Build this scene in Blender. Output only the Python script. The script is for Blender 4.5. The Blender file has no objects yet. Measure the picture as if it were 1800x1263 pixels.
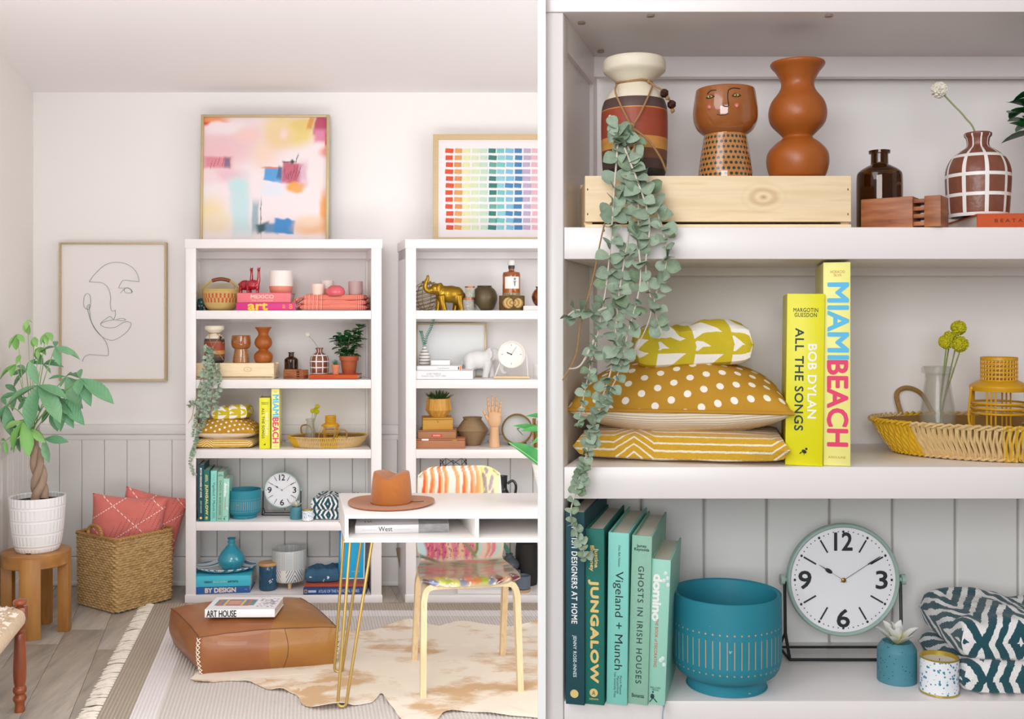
import bpy, bmesh, math, random
import numpy as np
from mathutils import Vector, Matrix, Quaternion, noise as mnoise
random.seed(7)
SC = bpy.context.scene
COL = SC.collection
PI = math.pi
V = Vector
R = math.radians

def lin(c): return ((c + .055) / 1.055) ** 2.4 if c > .04045 else c / 12.92
def col(h): return tuple(lin(int(h[i:i + 2], 16) / 255) for i in (0, 2, 4)) + (1,)

# ---------------------------------------------------------------- camera, world, lights, exposure
F, HX, HY, CZ = 1800.0, 900.0, 560.0, 1.44      # focal length in pixels, principal point, eye height
cd = bpy.data.cameras.new('camera'); cam = bpy.data.objects.new('camera', cd); COL.objects.link(cam)
cam.location = (0, 0, CZ); cam.rotation_euler = (PI / 2, 0, 0)
cd.sensor_fit = 'HORIZONTAL'; cd.sensor_width = 36; cd.lens = 36; cd.shift_y = -71.5 / 1800
cd.clip_start = .05
SC.camera = cam
w = bpy.data.worlds.new('daylight'); SC.world = w; w.use_nodes = True
bg = w.node_tree.nodes['Background']; bg.inputs[0].default_value = (1.0, .985, .97, 1); bg.inputs[1].default_value = 0.18
def area(name, loc, target, sx, sy, power, c=(1, .98, .96)):
    l = bpy.data.lights.new(name, 'AREA'); l.shape = 'RECTANGLE'; l.size = sx; l.size_y = sy; l.energy = power; l.color = c
    o = bpy.data.objects.new(name, l); COL.objects.link(o); o.location = loc
    o.rotation_euler = (V(target) - V(loc)).to_track_quat('-Z', 'Y').to_euler()
    return o
area('window_daylight', (-2.05, 3.3, 1.5), (-.6, 3.75, 1.35), 2.4, 1.8, 21.0, (.93, .975, 1))
area('ceiling_fill', (-.5, 1.78, 2.4), (-.9, 5.3, .45), 1.5, .6, 22.0, (.93, .975, 1))  # added fill that brightens the long room; the ceiling has no opening here
area('rear_window_daylight', (-.8, -1.9, 2.0), (.1, 4.0, 1.15), 1.9, 1.5, 82.0, (.97, .985, 1))
area('upward_fill', (-.75, 2.35, .42), (-.75, 4.4, 2.66), 2.2, 1.0, 24.0, (.97, .985, 1))  # added lamp aimed upward to brighten the ceiling, in place of real bounce
area('high_window_daylight', (-.8, .15, 2.4), (.45, 1.65, 1.1), 1.0, .8, 9.0, (.97, .985, 1))
area('side_fill', (1.5, 3.5, 1.5), (-2.2, 4.9, .6), 1.6, 1.6, 26.0, (.93, .975, 1))  # added weak fill from the right for the left wall; no window there
SC.view_settings.view_transform = 'Standard'; SC.view_settings.look = 'None'
SC.view_settings.gamma = 1; SC.view_settings.use_curve_mapping = False
SC.view_settings.exposure = 0.14
SC.cycles.max_bounces = 10; SC.cycles.diffuse_bounces = 6; SC.cycles.transparent_max_bounces = 12
SC.cycles.caustics_reflective = False; SC.cycles.caustics_refractive = False

def at(px, py, Y): return V(((px - HX) * Y / F, Y, CZ + (HY - py) * Y / F))
def onz(px, py, z):
    Y = (CZ - z) * F / (py - HY); return at(px, py, Y)
def sx(px, Y, z): return V(((px - HX) * Y / F, Y, z))

# ---------------------------------------------------------------- node helpers
class N:
    def __init__(s, t, k): s.t = t; s.k = k
    def m(s, op, b=None, c=None):
        n = s.t.nodes.new('ShaderNodeMath'); n.operation = op
        for i, x in enumerate((s, b, c)):
            if x is None: continue
            if isinstance(x, N): s.t.links.new(x.k, n.inputs[i])
            else: n.inputs[i].default_value = x
        return N(s.t, n.outputs[0])
    def __add__(s, o): return s.m('ADD', o)
    __radd__ = __add__
    def __sub__(s, o): return s.m('SUBTRACT', o)
    def __rsub__(s, o): return (s * -1.0) + o
    def __mul__(s, o): return s.m('MULTIPLY', o)
    __rmul__ = __mul__
    def __truediv__(s, o): return s.m('DIVIDE', o)
    def __neg__(s): return s * -1.0
    def sin(s): return s.m('SINE')
    def fr(s): return s.m('FRACT')
    def fl(s): return s.m('FLOOR')
    def ab(s): return s.m('ABSOLUTE')
    def sq(s): return s.m('SQRT')
    def gt(s, o): return s.m('GREATER_THAN', o)
    def lt(s, o): return s.m('LESS_THAN', o)
    def mx(s, o): return s.m('MAXIMUM', o)
    def mn(s, o): return s.m('MINIMUM', o)
    def at2(s, o): return s.m('ARCTAN2', o)
    def pp(s, o): return s.m('PINGPONG', o)

class Pt:
    def __init__(s, t):
        s.t = t
        s.tc = t.nodes.new('ShaderNodeTexCoord').outputs['Object']
        sp = t.nodes.new('ShaderNodeSeparateXYZ'); t.links.new(s.tc, sp.inputs[0])
        s.x, s.y, s.z = (N(t, sp.outputs[i]) for i in range(3))
    @property
    def th(s): return s.x.at2(-s.y)          # angle round the z axis, 0 at the front (-y)
    def vec(s, x, y, z):
        n = s.t.nodes.new('ShaderNodeCombineXYZ')
        for i, a in enumerate((x, y, z)):
            if isinstance(a, N): s.t.links.new(a.k, n.inputs[i])
            else: n.inputs[i].default_value = a
        return n.outputs[0]
    def noise(s, scale, detail=2, st=(1, 1, 1), rough=.5):
        n = s.t.nodes.new('ShaderNodeTexNoise'); n.inputs['Scale'].default_value = scale
        n.inputs['Detail'].default_value = detail; n.inputs['Roughness'].default_value = rough
        if st != (1, 1, 1):
            s.t.links.new(s.vec(s.x * st[0], s.y * st[1], s.z * st[2]), n.inputs['Vector'])
        else: s.t.links.new(s.tc, n.inputs['Vector'])
        return N(s.t, n.outputs[0])
    def vor(s, scale, feature='F1', out='Distance', rnd=1):
        n = s.t.nodes.new('ShaderNodeTexVoronoi'); n.feature = feature; n.inputs['Scale'].default_value = scale
        n.inputs['Randomness'].default_value = rnd
        s.t.links.new(s.tc, n.inputs['Vector']); return N(s.t, n.outputs[out])
    def rnd(s):
        return N(s.t, s.t.nodes.new('ShaderNodeObjectInfo').outputs['Random'])
    def mix(s, a, b, f):
        n = s.t.nodes.new('ShaderNodeMix'); n.data_type = 'RGBA'
        for k, x in ((6, a), (7, b)):
            if isinstance(x, N): s.t.links.new(x.k, n.inputs[k])
            else: n.inputs[k].default_value = col(x)
        if isinstance(f, N): s.t.links.new(f.k, n.inputs[0])
        else: n.inputs[0].default_value = f
        return N(s.t, n.outputs[2])
    def ramp(s, f, stops, const=False):
        n = s.t.nodes.new('ShaderNodeValToRGB'); cr = n.color_ramp
        if const: cr.interpolation = 'CONSTANT'
        while len(cr.elements) < len(stops): cr.elements.new(.5)
        for e, (p, h) in zip(cr.elements, stops): e.position = p; e.color = col(h)
        s.t.links.new(f.k, n.inputs[0]); return N(s.t, n.outputs[0])
    def pc(s):
        n = s.t.nodes.new('ShaderNodeAttribute'); n.attribute_name = 'pc'; sp = s.t.nodes.new('ShaderNodeSeparateXYZ')
        s.t.links.new(n.outputs['Vector'], sp.inputs[0]); return [N(s.t, sp.outputs[i]) for i in range(3)]
    def attr(s):
        n = s.t.nodes.new('ShaderNodeAttribute'); n.attribute_name = 'Col'; return N(s.t, n.outputs[0])

def mat(name, c, rough=.6, metal=0, bump=None, bs=.3, bd=.004, trans=0, coat=0, spec=.5, ior=1.45, sheen=0, alpha=1):
    m = bpy.data.materials.new(name); m.use_nodes = True; t = m.node_tree; b = t.nodes['Principled BSDF']; P = Pt(t)
    if callable(c): t.links.new(c(P).k, b.inputs['Base Color'])
    else: b.inputs['Base Color'].default_value = col(c)
    b.inputs['Roughness'].default_value = rough; b.inputs['Metallic'].default_value = metal
    b.inputs['IOR'].default_value = ior; b.inputs['Specular IOR Level'].default_value = spec
    b.inputs['Transmission Weight'].default_value = trans; b.inputs['Coat Weight'].default_value = coat
    b.inputs['Sheen Weight'].default_value = sheen; b.inputs['Alpha'].default_value = alpha
    if bump:
        n = t.nodes.new('ShaderNodeBump'); n.inputs['Strength'].default_value = bs; n.inputs['Distance'].default_value = bd
        t.links.new(bump(P).k, n.inputs['Height']); t.links.new(n.outputs[0], b.inputs['Normal'])
    return m

# ---------------------------------------------------------------- mesh helpers
class B:
    def __init__(s): s.bm = bmesh.new()
    def box(s, c, d, rz=0, bev=0, M=None, seg=2):
        v0 = len(s.bm.verts)
        m = Matrix.Translation(c) @ (M if M is not None else Matrix.Rotation(rz, 4, 'Z')) @ Matrix.Diagonal((*d, 1))
        g = bmesh.ops.create_cube(s.bm, size=1, matrix=m)
        if bev:
            es = list({e for v in g['verts'] for e in v.link_edges})
            bmesh.ops.bevel(s.bm, geom=es, offset=bev, segments=seg, profile=.5, affect='EDGES')
        return s
    def prism(s, pts, z0, z1, bev=0):
        vs = [[s.bm.verts.new((x, y, z)) for x, y in pts] for z in (z0, z1)]
        n = len(pts); fs = []
        fs.append(s.bm.faces.new(vs[0][::-1])); fs.append(s.bm.faces.new(vs[1]))
        for i in range(n): fs.append(s.bm.faces.new((vs[0][i], vs[0][(i + 1) % n], vs[1][(i + 1) % n], vs[1][i])))
        bmesh.ops.recalc_face_normals(s.bm, faces=fs)
        if bev:
            es = list({e for f in fs for e in f.edges})
            bmesh.ops.bevel(s.bm, geom=es, offset=bev, segments=2, profile=.5, affect='EDGES')
        return s
    def grid(s, fn, nu, nv, cu=False, cv=False):
        g = [[s.bm.verts.new(fn(i / nu, j / nv)) for j in range(nv + (0 if cv else 1))] for i in range(nu + (0 if cu else 1))]
        a, b = len(g), len(g[0])
        for i in range(nu):
            for j in range(nv):
                q = (g[i][j], g[(i + 1) % a][j], g[(i + 1) % a][(j + 1) % b], g[i][(j + 1) % b])
                if len(set(q)) == 4: s.bm.faces.new(q)
        return g
    def lathe(s, pr, n=40, c=(0, 0, 0), ex=1, ey=1, M=None):
        c = V(c); rings = []
        for r, z in pr:
            if r < 1e-6:
                p = V((0, 0, z)); rings.append([s.bm.verts.new((M @ p if M else p) + c)])
            else:
                ring = []
                for k in range(n):
                    a = 2 * PI * k / n; p = V((r * ex * math.sin(a), -r * ey * math.cos(a), z))
                    ring.append(s.bm.verts.new((M @ p if M else p) + c))
                rings.append(ring)
        for A, D in zip(rings, rings[1:]):
            for k in range(n):
                k2 = (k + 1) % n
                f = [A[k % len(A)], A[k2 % len(A)], D[k2 % len(D)], D[k % len(D)]]
                u = []
                for v in f:
                    if v not in u: u.append(v)
                if len(u) > 2: s.bm.faces.new(u)
        return s
    def tube(s, pts, r, n=8, cyc=False, caps=True, flat=1):
        pts = [V(p) for p in pts]; k = len(pts); rings = []; up = None
        for i, p in enumerate(pts):
            a = pts[(i - 1) % k] if (cyc or i) else p; b = pts[(i + 1) % k] if (cyc or i < k - 1) else p
            t = (b - a).normalized() if (b - a).length > 1e-9 else V((0, 0, 1))
            if up is None:
                up = V((0, 0, 1)) if abs(t.z) < .9 else V((1, 0, 0))
            up = (up - t * up.dot(t)).normalized(); sd = t.cross(up)
            rr = r[i] if isinstance(r, (list, tuple)) else r
            rings.append([s.bm.verts.new(p + (up * math.cos(2 * PI * q / n) * flat + sd * math.sin(2 * PI * q / n)) * rr) for q in range(n)])
        for i in range(k if cyc else k - 1):
            A, D = rings[i], rings[(i + 1) % k]
            for q in range(n): s.bm.faces.new((A[q], A[(q + 1) % n], D[(q + 1) % n], D[q]))
        if caps and not cyc:
            s.bm.faces.new(rings[0][::-1]); s.bm.faces.new(rings[-1])
        return s
    def sweep(s, pts, hw, ht, side):
        """rectangular bar along pts; hw half width along side, ht half thickness"""
        pts = [V(p) for p in pts]; side = V(side).normalized(); rings = []; k = len(pts)
        for i, p in enumerate(pts):
            t = (pts[min(i + 1, k - 1)] - pts[max(i - 1, 0)]).normalized()
            nn = t.cross(side).normalized(); sd = side
            w_ = hw[i] if isinstance(hw, (list, tuple)) else hw
            rings.append([s.bm.verts.new(p + sd * a * w_ + nn * b * ht) for a, b in ((-1, -1), (1, -1), (1, 1), (-1, 1))])
        for A, D in zip(rings, rings[1:]):
            for q in range(4): s.bm.faces.new((A[q], A[(q + 1) % 4], D[(q + 1) % 4], D[q]))
        s.bm.faces.new(rings[0][::-1]); s.bm.faces.new(rings[-1])
        return s
    def ball(s, c, r, u=16, v=10, M=None):
        r = (r, r, r) if isinstance(r, (int, float)) else r
        m = Matrix.Translation(c) @ (M if M is not None else Matrix()) @ Matrix.Diagonal((*r, 1))
        bmesh.ops.create_uvsphere(s.bm, u_segments=u, v_segments=v, radius=1, matrix=m)
        return s
    def xf(s, M): bmesh.ops.transform(s.bm, matrix=M, verts=s.bm.verts[:]); return s
    def weld(s, d=1e-5): bmesh.ops.remove_doubles(s.bm, verts=s.bm.verts[:], dist=d); return s
    def solid(s, t):
        bm = s.bm; bmesh.ops.recalc_face_normals(bm, faces=bm.faces[:]); bm.normal_update()
        fs = bm.faces[:]; edges = [e for e in bm.edges if len(e.link_faces) == 1]
        tw = {v: bm.verts.new(v.co - v.normal * t) for v in bm.verts[:]}
        for f in fs: bm.faces.new([tw[v] for v in reversed(f.verts)])
        for e in edges:
            a, b = e.verts; bm.faces.new((a, b, tw[b], tw[a]))
        bmesh.ops.recalc_face_normals(bm, faces=bm.faces[:]); return s
    def mesh(s, name, m, ang=38, fix=True):
        if fix: bmesh.ops.recalc_face_normals(s.bm, faces=s.bm.faces[:])
        me = bpy.data.meshes.new(name); s.bm.to_mesh(me); s.bm.free()
        for p in me.polygons: p.use_smooth = True
        me.set_sharp_from_angle(angle=R(ang))
        if m: me.materials.append(m)
        return me
    def put(s, name, m, parent=None, ang=38, label=None, kind=None):
        return put(name, s.mesh(name, m, ang), parent, label, kind)

def put(name, me, parent=None, label=None, kind=None, M=None):
    o = bpy.data.objects.new(name, me); COL.objects.link(o)
    if parent: hang(o, parent)
    if M is not None: o.matrix_local = M
    if label: o['label'] = label
    if kind: o['kind'] = kind
    return o

def thing(name, label, cat, loc=(0, 0, 0), rz=0, group=None):
    o = bpy.data.objects.new(name, None); COL.objects.link(o); o.empty_display_size = .02
    o.location = loc; o.rotation_euler = (0, 0, rz); o['label'] = label; o['category'] = cat
    if group: o['group'] = group
    return o
def solo(o, label, cat, loc=None, rz=None, group=None):
    o['label'] = label; o['category'] = cat
    if group: o['group'] = group
    if loc is not None: o.location = loc
    if rz is not None: o.rotation_euler = (0, 0, rz)
    return o
def struct(o): o['kind'] = 'structure'; return o
KIDS = {}
def kids(o): return KIDS.get(o.name, [])
def hang(o, parent): o.parent = parent; KIDS.setdefault(parent.name, []).append(o)
def dup(root, loc, rz, label, group=None):
    r = root.copy(); COL.objects.link(r); r.location = loc; r.rotation_euler = (0, 0, rz); r['label'] = label
    if group: r['group'] = group
    elif 'group' in r.keys(): del r['group']
    for c in kids(root):
        d = c.copy(); COL.objects.link(d); hang(d, r)
        for g in kids(c):
            e = g.copy(); COL.objects.link(e); hang(e, d)
    return r

TXT = {}
def text(s, wd, ht, m, parent, M, name='lettering', bold=0.0, space=1.0):
    """lettering as a flat mesh fitted to wd x ht, centred on M (local xy plane)"""
    key = (s, bold, space, m.name, round(wd, 5), round(ht, 5))
    if key not in TXT:
        cu = bpy.data.curves.new('txt', 'FONT'); cu.body = s; cu.space_character = space; cu.resolution_u = 3
        cu.align_x = 'CENTER'; cu.space_line = .85
        ob = bpy.data.objects.new('txt', cu); COL.objects.link(ob)
        bpy.context.view_layer.update()
        me = bpy.data.meshes.new_from_object(ob.evaluated_get(bpy.context.evaluated_depsgraph_get()))
        bpy.data.objects.remove(ob); bpy.data.curves.remove(cu)
        co = np.empty(len(me.vertices) * 3); me.vertices.foreach_get('co', co); co = co.reshape(-1, 3)
        lo, hi = co.min(0), co.max(0); sc_ = np.array([wd / max(hi[0] - lo[0], 1e-6), ht / max(hi[1] - lo[1], 1e-6), 0])
        co = (co - (lo + hi) / 2) * sc_
        me.vertices.foreach_set('co', co.ravel())
        if bold:
            e = bold * 1.8 * ht / max(s.count('\n') + 1, 1); q = bmesh.new(); src = me
            for k in range(9):
                a = k * PI / 4; d = V((0, 0, 0)) if k == 8 else V((math.cos(a), math.sin(a), 0)) * e * 1.3
                n0 = len(q.verts); q.from_mesh(src); q.verts.ensure_lookup_table()
                for v in q.verts[n0:]: v.co = v.co * 1.0 + d + V((0, 0, .00001 * k))
            me = bpy.data.meshes.new('t'); q.to_mesh(me); q.free()
        me.materials.clear(); me.materials.append(m); me.name = name; me.update()
        TXT[key] = me
    return put(name, TXT[key], parent, M=M)
def FR(x, y, z, rot=0): return Matrix.Translation((x, y, z)) @ Matrix.Rotation(PI / 2, 4, 'X') @ Matrix.Rotation(rot, 4, 'Z')
def TP(x, y, z, rot=0): return Matrix.Translation((x, y, z)) @ Matrix.Rotation(rot, 4, 'Z')

def evalmesh(bm, name, m, voxel=None, smooth=0):
    """join overlapping solids into one continuous skin by voxel remeshing"""
    me = bpy.data.meshes.new(name); bm.to_mesh(me); bm.free()
    ob = bpy.data.objects.new(name, me); COL.objects.link(ob)
    if voxel:
        r = ob.modifiers.new('r', 'REMESH'); r.mode = 'VOXEL'; r.voxel_size = voxel
    if smooth:
        q = ob.modifiers.new('s', 'SMOOTH'); q.factor = .5; q.iterations = smooth
    bpy.context.view_layer.update()
    out = bpy.data.meshes.new_from_object(ob.evaluated_get(bpy.context.evaluated_depsgraph_get()))
    bpy.data.objects.remove(ob); bpy.data.meshes.remove(me)
    for p in out.polygons: p.use_smooth = True
    out.materials.clear(); out.materials.append(m); out.name = name
    return out

def paint(U, W, base, shapes):
    """flat print: soft rotated boxes / ellipses laid over a base colour; U right, W down, 0..1"""
    c = np.tile(np.array(col(base)[:3]), (len(U), 1))
    for kind, cx, cy, rx, ry, rot, h, soft in shapes:
        ca, sa = math.cos(R(rot)), math.sin(R(rot))
        dx, dy = U - cx, W - cy
        a = (dx * ca + dy * sa) / rx; b = (-dx * sa + dy * ca) / ry
        d = np.sqrt(a * a + b * b) if kind == 'e' else np.maximum(np.abs(a), np.abs(b))
        k = np.clip((1 + soft - d) / (2 * soft), 0, 1); k = (k * k * (3 - 2 * k))[:, None]
        c = c * (1 - k) + np.array(col(h)[:3]) * k
    return c
def vcol(me, cols):
    at_ = me.attributes.new('Col', 'FLOAT_COLOR', 'POINT')
    at_.data.foreach_set('color', np.hstack([cols, np.ones((len(cols), 1))]).astype(np.float32).ravel())
def canvas(name, wd, ht, nx, ny, base, shapes, m, parent, M, warp=0):
    xs, ys = np.meshgrid(np.linspace(0, 1, nx + 1), np.linspace(0, 1, ny + 1))
    U, W = xs.ravel(), ys.ravel()
    vs = [((u - .5) * wd, (.5 - q) * ht, 0) for u, q in zip(U, W)]
    fs = [(j * (nx + 1) + i, (j + 1) * (nx + 1) + i, (j + 1) * (nx + 1) + i + 1, j * (nx + 1) + i + 1) for j in range(ny) for i in range(nx)]
    me = bpy.data.meshes.new(name); me.from_pydata(vs, [], fs); me.materials.append(m)
    if warp:
        wob = lambda s: np.array([mnoise.noise((u * 7, q * 7, s)) + .5 * mnoise.noise((u * 22, q * 22, s)) for u, q in zip(U, W)]) * warp
        cc = paint(U + wob(.3), W + wob(5.7), base, shapes)
    else: cc = paint(U, W, base, shapes)
    vcol(me, cc)
    return put(name, me, parent, M=M)

def leafmesh(name, m, prof, cup=.12, fold=.1, droop=.15):
    """leaf of length 1 along +x, half widths from prof (t, w), folded along the midrib"""
    b = B(); rows = []
    for t, wv in prof:
        z = -droop * t * t
        rows.append([b.bm.verts.new((t, s * wv, z + abs(s) * fold * wv * 2 + cup * 0)) for s in (-1, 0, 1)])
    for A, D in zip(rows, rows[1:]):
        for k in (0, 1): b.bm.faces.new((A[k], D[k], D[k + 1], A[k + 1]))
    b.weld(1e-6)
    return b.mesh(name, m, ang=80, fix=False)
def orient(base, tip, width, up=(0, 0, 1), roll=0):
    """matrix that lays a unit leaf from base to tip"""
    base = V(base); x = V(tip) - base; L = x.length; x.normalize(); up = V(up)
    y = up.cross(x)
    if y.length < 1e-4: y = V((0, 1, 0)).cross(x)
    y.normalize(); z = x.cross(y)
    M = Matrix((x, y, z)).transposed().to_4x4() @ Matrix.Rotation(roll, 4, 'X') @ Matrix.Diagonal((L, width, L, 1))
    return Matrix.Translation(base) @ M
# ---------------------------------------------------------------- shared materials
WALL = mat('wall_paint', lambda P: P.mix('f1ecea', 'eeeae7', P.noise(1.2)), .75, bump=lambda P: P.noise(160, 2), bs=.05)
WALLG = mat('left_wall_paint', lambda P: P.mix('ece8e4', 'e9e4e0', P.noise(1.2)), .75)
CEIL = mat('ceiling_paint', lambda P: P.mix('f4efef', 'f2eded', P.noise(1.5)), .85)
PANEL = mat('wainscot_paint', lambda P: P.mix('e9e7e4', 'e5e3e0', P.noise(3)), .5)
TRIM = mat('trim_paint', 'eae7e5', .4)
CASE = mat('white_lacquer', lambda P: P.mix('ede7e6', 'eae4e2', P.noise(2)), .3, spec=.5)
PUREW = mat('bright_white_paint', 'fdfdfd', .6)
BLACK = mat('black_metal', '16181a', .45)
TWINE = mat('jute_twine', lambda P: P.mix('b18a5c', '8a6840', P.noise(400, 2)), .9)
DARKG = mat('dark_green_print', '1f3d33', .6)

# ---------------------------------------------------------------- room shell
Yw, Yb = 5.55, 5.20                              # back wall, front of the far bookcases
SKL = -.235                                      # far bookcases sheared in plan so depth lines converge within the left half
XC = -2.595                                      # left rear corner
def lw(y): return XC + (Yw - y) * .274           # left wall line, slanted off square to follow its image slope
ZC = 2.666
def onebox(name, m, c, d, parent=None, bev=0, rz=0, label=None):
    return B().box(c, d, rz=rz, bev=bev).put(name, m, parent, label=label)
struct(B().box((.6, Yw + .06, ZC / 2), (6.6, .12, ZC)).put('wall_back', WALL))
lwall = struct(B().prism([(lw(-.6), -.6), (lw(Yw), Yw), (lw(Yw) - .12, Yw), (lw(-.6) - .12, -.6)], 0, ZC).put('wall_left', WALLG))
struct(B().box((3.0, 2.5, ZC / 2), (.12, 6.2, ZC)).put('wall_right', WALL))
struct(B().prism([(lw(-.6) - .1, -.6), (lw(Yw) - .1, Yw + .1), (3.05, Yw + .1), (3.05, -.6)], ZC, ZC + .1).put('ceiling', CEIL))
# plank floor: each plank a piece, skewed in plan along the slanted left wall
fl_m = mat('vinyl_plank', lambda P: P.mix(P.mix('b0a79c', '9b948c', P.rnd()), P.mix('cdbfab', '827c77', P.ramp(P.noise(2.5, 6, (9, 1.2, 1), .65), [(.35, '000000'), (.65, 'ffffff')])), P.noise(3, 4, (3, .7, 1))), .42, bump=lambda P: P.noise(30, 3, (4, .3, 1)), bs=.12)
floor = struct(B().box((.3, 2.5, -.06), (7.5, 6.4, .08)).put('floor', mat('subfloor', '6d675f', .8)))
PW, PL = .18, 1.22
pm = B().prism([(0, 0), (PW - .0014, 0), (PW - .0014 - .274 * (PL - .0014), PL - .0014), (-.274 * (PL - .0014), PL - .0014)], -.02, 0, bev=.0012).mesh('plank', fl_m)
random.seed(3)
for i in range(34):
    off = random.random() * PL
    for k in range(7):
        y0 = -.9 - off + k * PL; x0 = lw(y0) - .05 + i * PW
        xm = x0 - .14
        if y0 > Yw - .02 or xm > .9 or y0 + PL < 1.2: continue
        p = put('plank', pm, floor); p.location = (x0, y0, 0)
# wainscot on the back wall: boards, rail and baseboard
wains = struct(B().box((.6, Yw - .002, .43), (6.3, .006, .84)).put('trim_1', mat('groove_paint', 'bdbbb7', .7)))
wb = B().box((0, 0, 0), (.1185, .012, .66), bev=.003, seg=1).mesh('wainscot_board', PANEL)
n = 0
x = -2.60 + .031
while x < 2.9:
    p = put('wainscot_board', wb, wains); p.location = (x + .059, Yw - .008, .486); x += .122
struct(B().box((.6, Yw - .013, .842), (6.3, .026, .052), bev=.006).box((.6, Yw - .009, .80), (6.3, .018, .03), bev=.004).put('trim_2', TRIM))
struct(B().box((.6, Yw - .011, .078), (6.3, .022, .15), bev=.006).box((.6, Yw - .016, .012), (6.3, .032, .024), bev=.006).put('baseboard_back', TRIM))
wdir = V((.274, -1, 0)).normalized(); wang = math.atan2(wdir.y, wdir.x)
lwains = struct(B().prism([(lw(0) , 0), (lw(Yw), Yw), (lw(Yw) + .004, Yw), (lw(0) + .004, 0)], 0, .85).put('trim_3', mat('groove_paint_left', 'bdbbb7', .7)))
for k in range(26):
    y = Yw - .06 - k * .122 * .965
    p = put('wainscot_board', wb, lwains); p.location = (lw(y) + .010, y, .486); p.rotation_euler = (0, 0, wang)
def along_left(name, t, z0, z1):
    return struct(B().prism([(lw(0), 0), (lw(Yw), Yw), (lw(Yw) + t, Yw), (lw(0) + t, 0)], z0, z1, bev=.004).put(name, TRIM))
along_left('trim_4', .026, .80, .868); along_left('baseboard_left', .022, 0, .155)
# partition wall behind the near bookcase, with the same boards below its rail
YN = 1.83
part = struct(B().box((1.555, YN + .055, ZC / 2), (2.99, .09, ZC)).put('wall_partition', WALL))
pw_ = struct(B().box((1.555, YN + .006, .57), (2.99, .008, 1.14)).put('trim_5', mat('groove_paint_near', 'b5b2ad', .7)))
wb2 = B().box((0, 0, 0), (.1085, .012, 1.0), bev=.003, seg=1).mesh('wainscot_board', PANEL)
for k in range(25):
    p = put('wainscot_board', wb2, pw_); p.location = (.119 + .112 * k + .0555, YN, .63)
struct(B().box((1.555, YN - .006, 1.155), (2.99, .024, .05), bev=.006).put('trim_6', TRIM))
# slim white board standing in for the border bar between the two halves
struct(B().box((.0443, 1.529, 1.1), (.0111, .03, 2.2)).put('divider_strip', PUREW))

# ---------------------------------------------------------------- bookcases
def bookcase(label, ox, yf, W, D, sk, tops, ztop, pw, th, group, near=False):
    t = thing('bookcase', label, 'bookcase', (ox, yf, 0), 0, group)
    q = lambda x, y: (x + sk * y, y)  # plan sheared with depth, so the sides recede as they do in the image
    def quad(x0, x1, y0, y1): return [q(x0, y0), q(x1, y0), q(x1, y1), q(x0, y1)]
    for s in (0, 1):
        b = B(); a = 0 if s == 0 else W - pw; e = -.004 if s == 0 else .004
        lo, hi = 0, ztop - .046
        b.prism(quad(a, a + pw, 0, .035), lo, hi, bev=.0012)
        b.prism(quad(a, a + pw, D - .035, D), lo, hi, bev=.0012)
        ins = (0, pw - .007) if s == 0 else (.007, pw)
        b.prism(quad(a + ins[0], a + ins[1], .034, D - .034), lo, hi)
        b.prism(quad(a, a + pw, .034, D - .034), hi - .05, hi)
        b.put('side_panel', CASE, t)
    b = B().prism(quad(-.004, W + .004, -.004, D), ztop - .046, ztop, bev=.0015)
    b.put('top_panel', CASE, t)
    for z in tops:
        B().prism(quad(pw + .0005, W - pw - .0005, .003, D - .002), z - th, z - .0006, bev=.0015).put('shelf', CASE, t)
        B().prism(quad(pw + .0005, W - pw - .0005, D - .03, D - .012), z - th - .014, z - th).put('rail', CASE, t)
    B().prism(quad(pw, W - pw, D - .03, D - .012), ztop - .046 - .035, ztop - .046).put('rail', CASE, t)
    B().prism(quad(-.004, W + .004, -.006, .02), 0, tops[-1] - .0005, bev=.0015).put('plinth', CASE, t)
    if near:
        sc = mat('brass_screw_cap', 'a58d77', .5)
        for x, y in ((.018, .05), (.018, .22)):
            B().lathe([(0, 0), (.006, 0), (.006, -.002), (0, -.002)], 12).xf(Matrix.Translation((*q(pw + x, y), ztop - .046 - .0005))).put('screw_cap', sc, t)
        for x in (.13, .40):
            B().lathe([(0, 0), (.006, 0), (.006, -.002), (0, -.002)], 12).xf(Matrix.Translation((*q(pw + x, .012), ztop - .046 - .0005))).put('screw_cap', sc, t)
    return t
LZ = [1.483, 1.131, .776, .409, .039]
x1 = (325 - HX) * Yb / F; W1 = (672 - 325) * Yb / F
bookcase('white five-shelf bookcase under the colourful abstract painting', x1 + .004, Yb, W1 - .008, .32, SKL, LZ, 1.844, .052, .0445, 'white open bookcases')
x2 = (712 - HX) * Yb / F
bookcase('white five-shelf bookcase behind the desk chair, under the colour swatch print', x2 + .004, Yb, W1 - .008, .32, SKL, LZ, 1.844, .052, .0445, 'white open bookcases')
Y0 = 1.54
bookcase('white near bookcase of the close-up half with eucalyptus hanging from its shelf', .0505, Y0, 1.0, .288, .26, [1.5786, 1.2176, .865, .504, .143], 1.946, .0265, .0488, 'white open bookcases', True)
Z1, Z2, Z3 = 1.5786, 1.2176, .865
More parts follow.
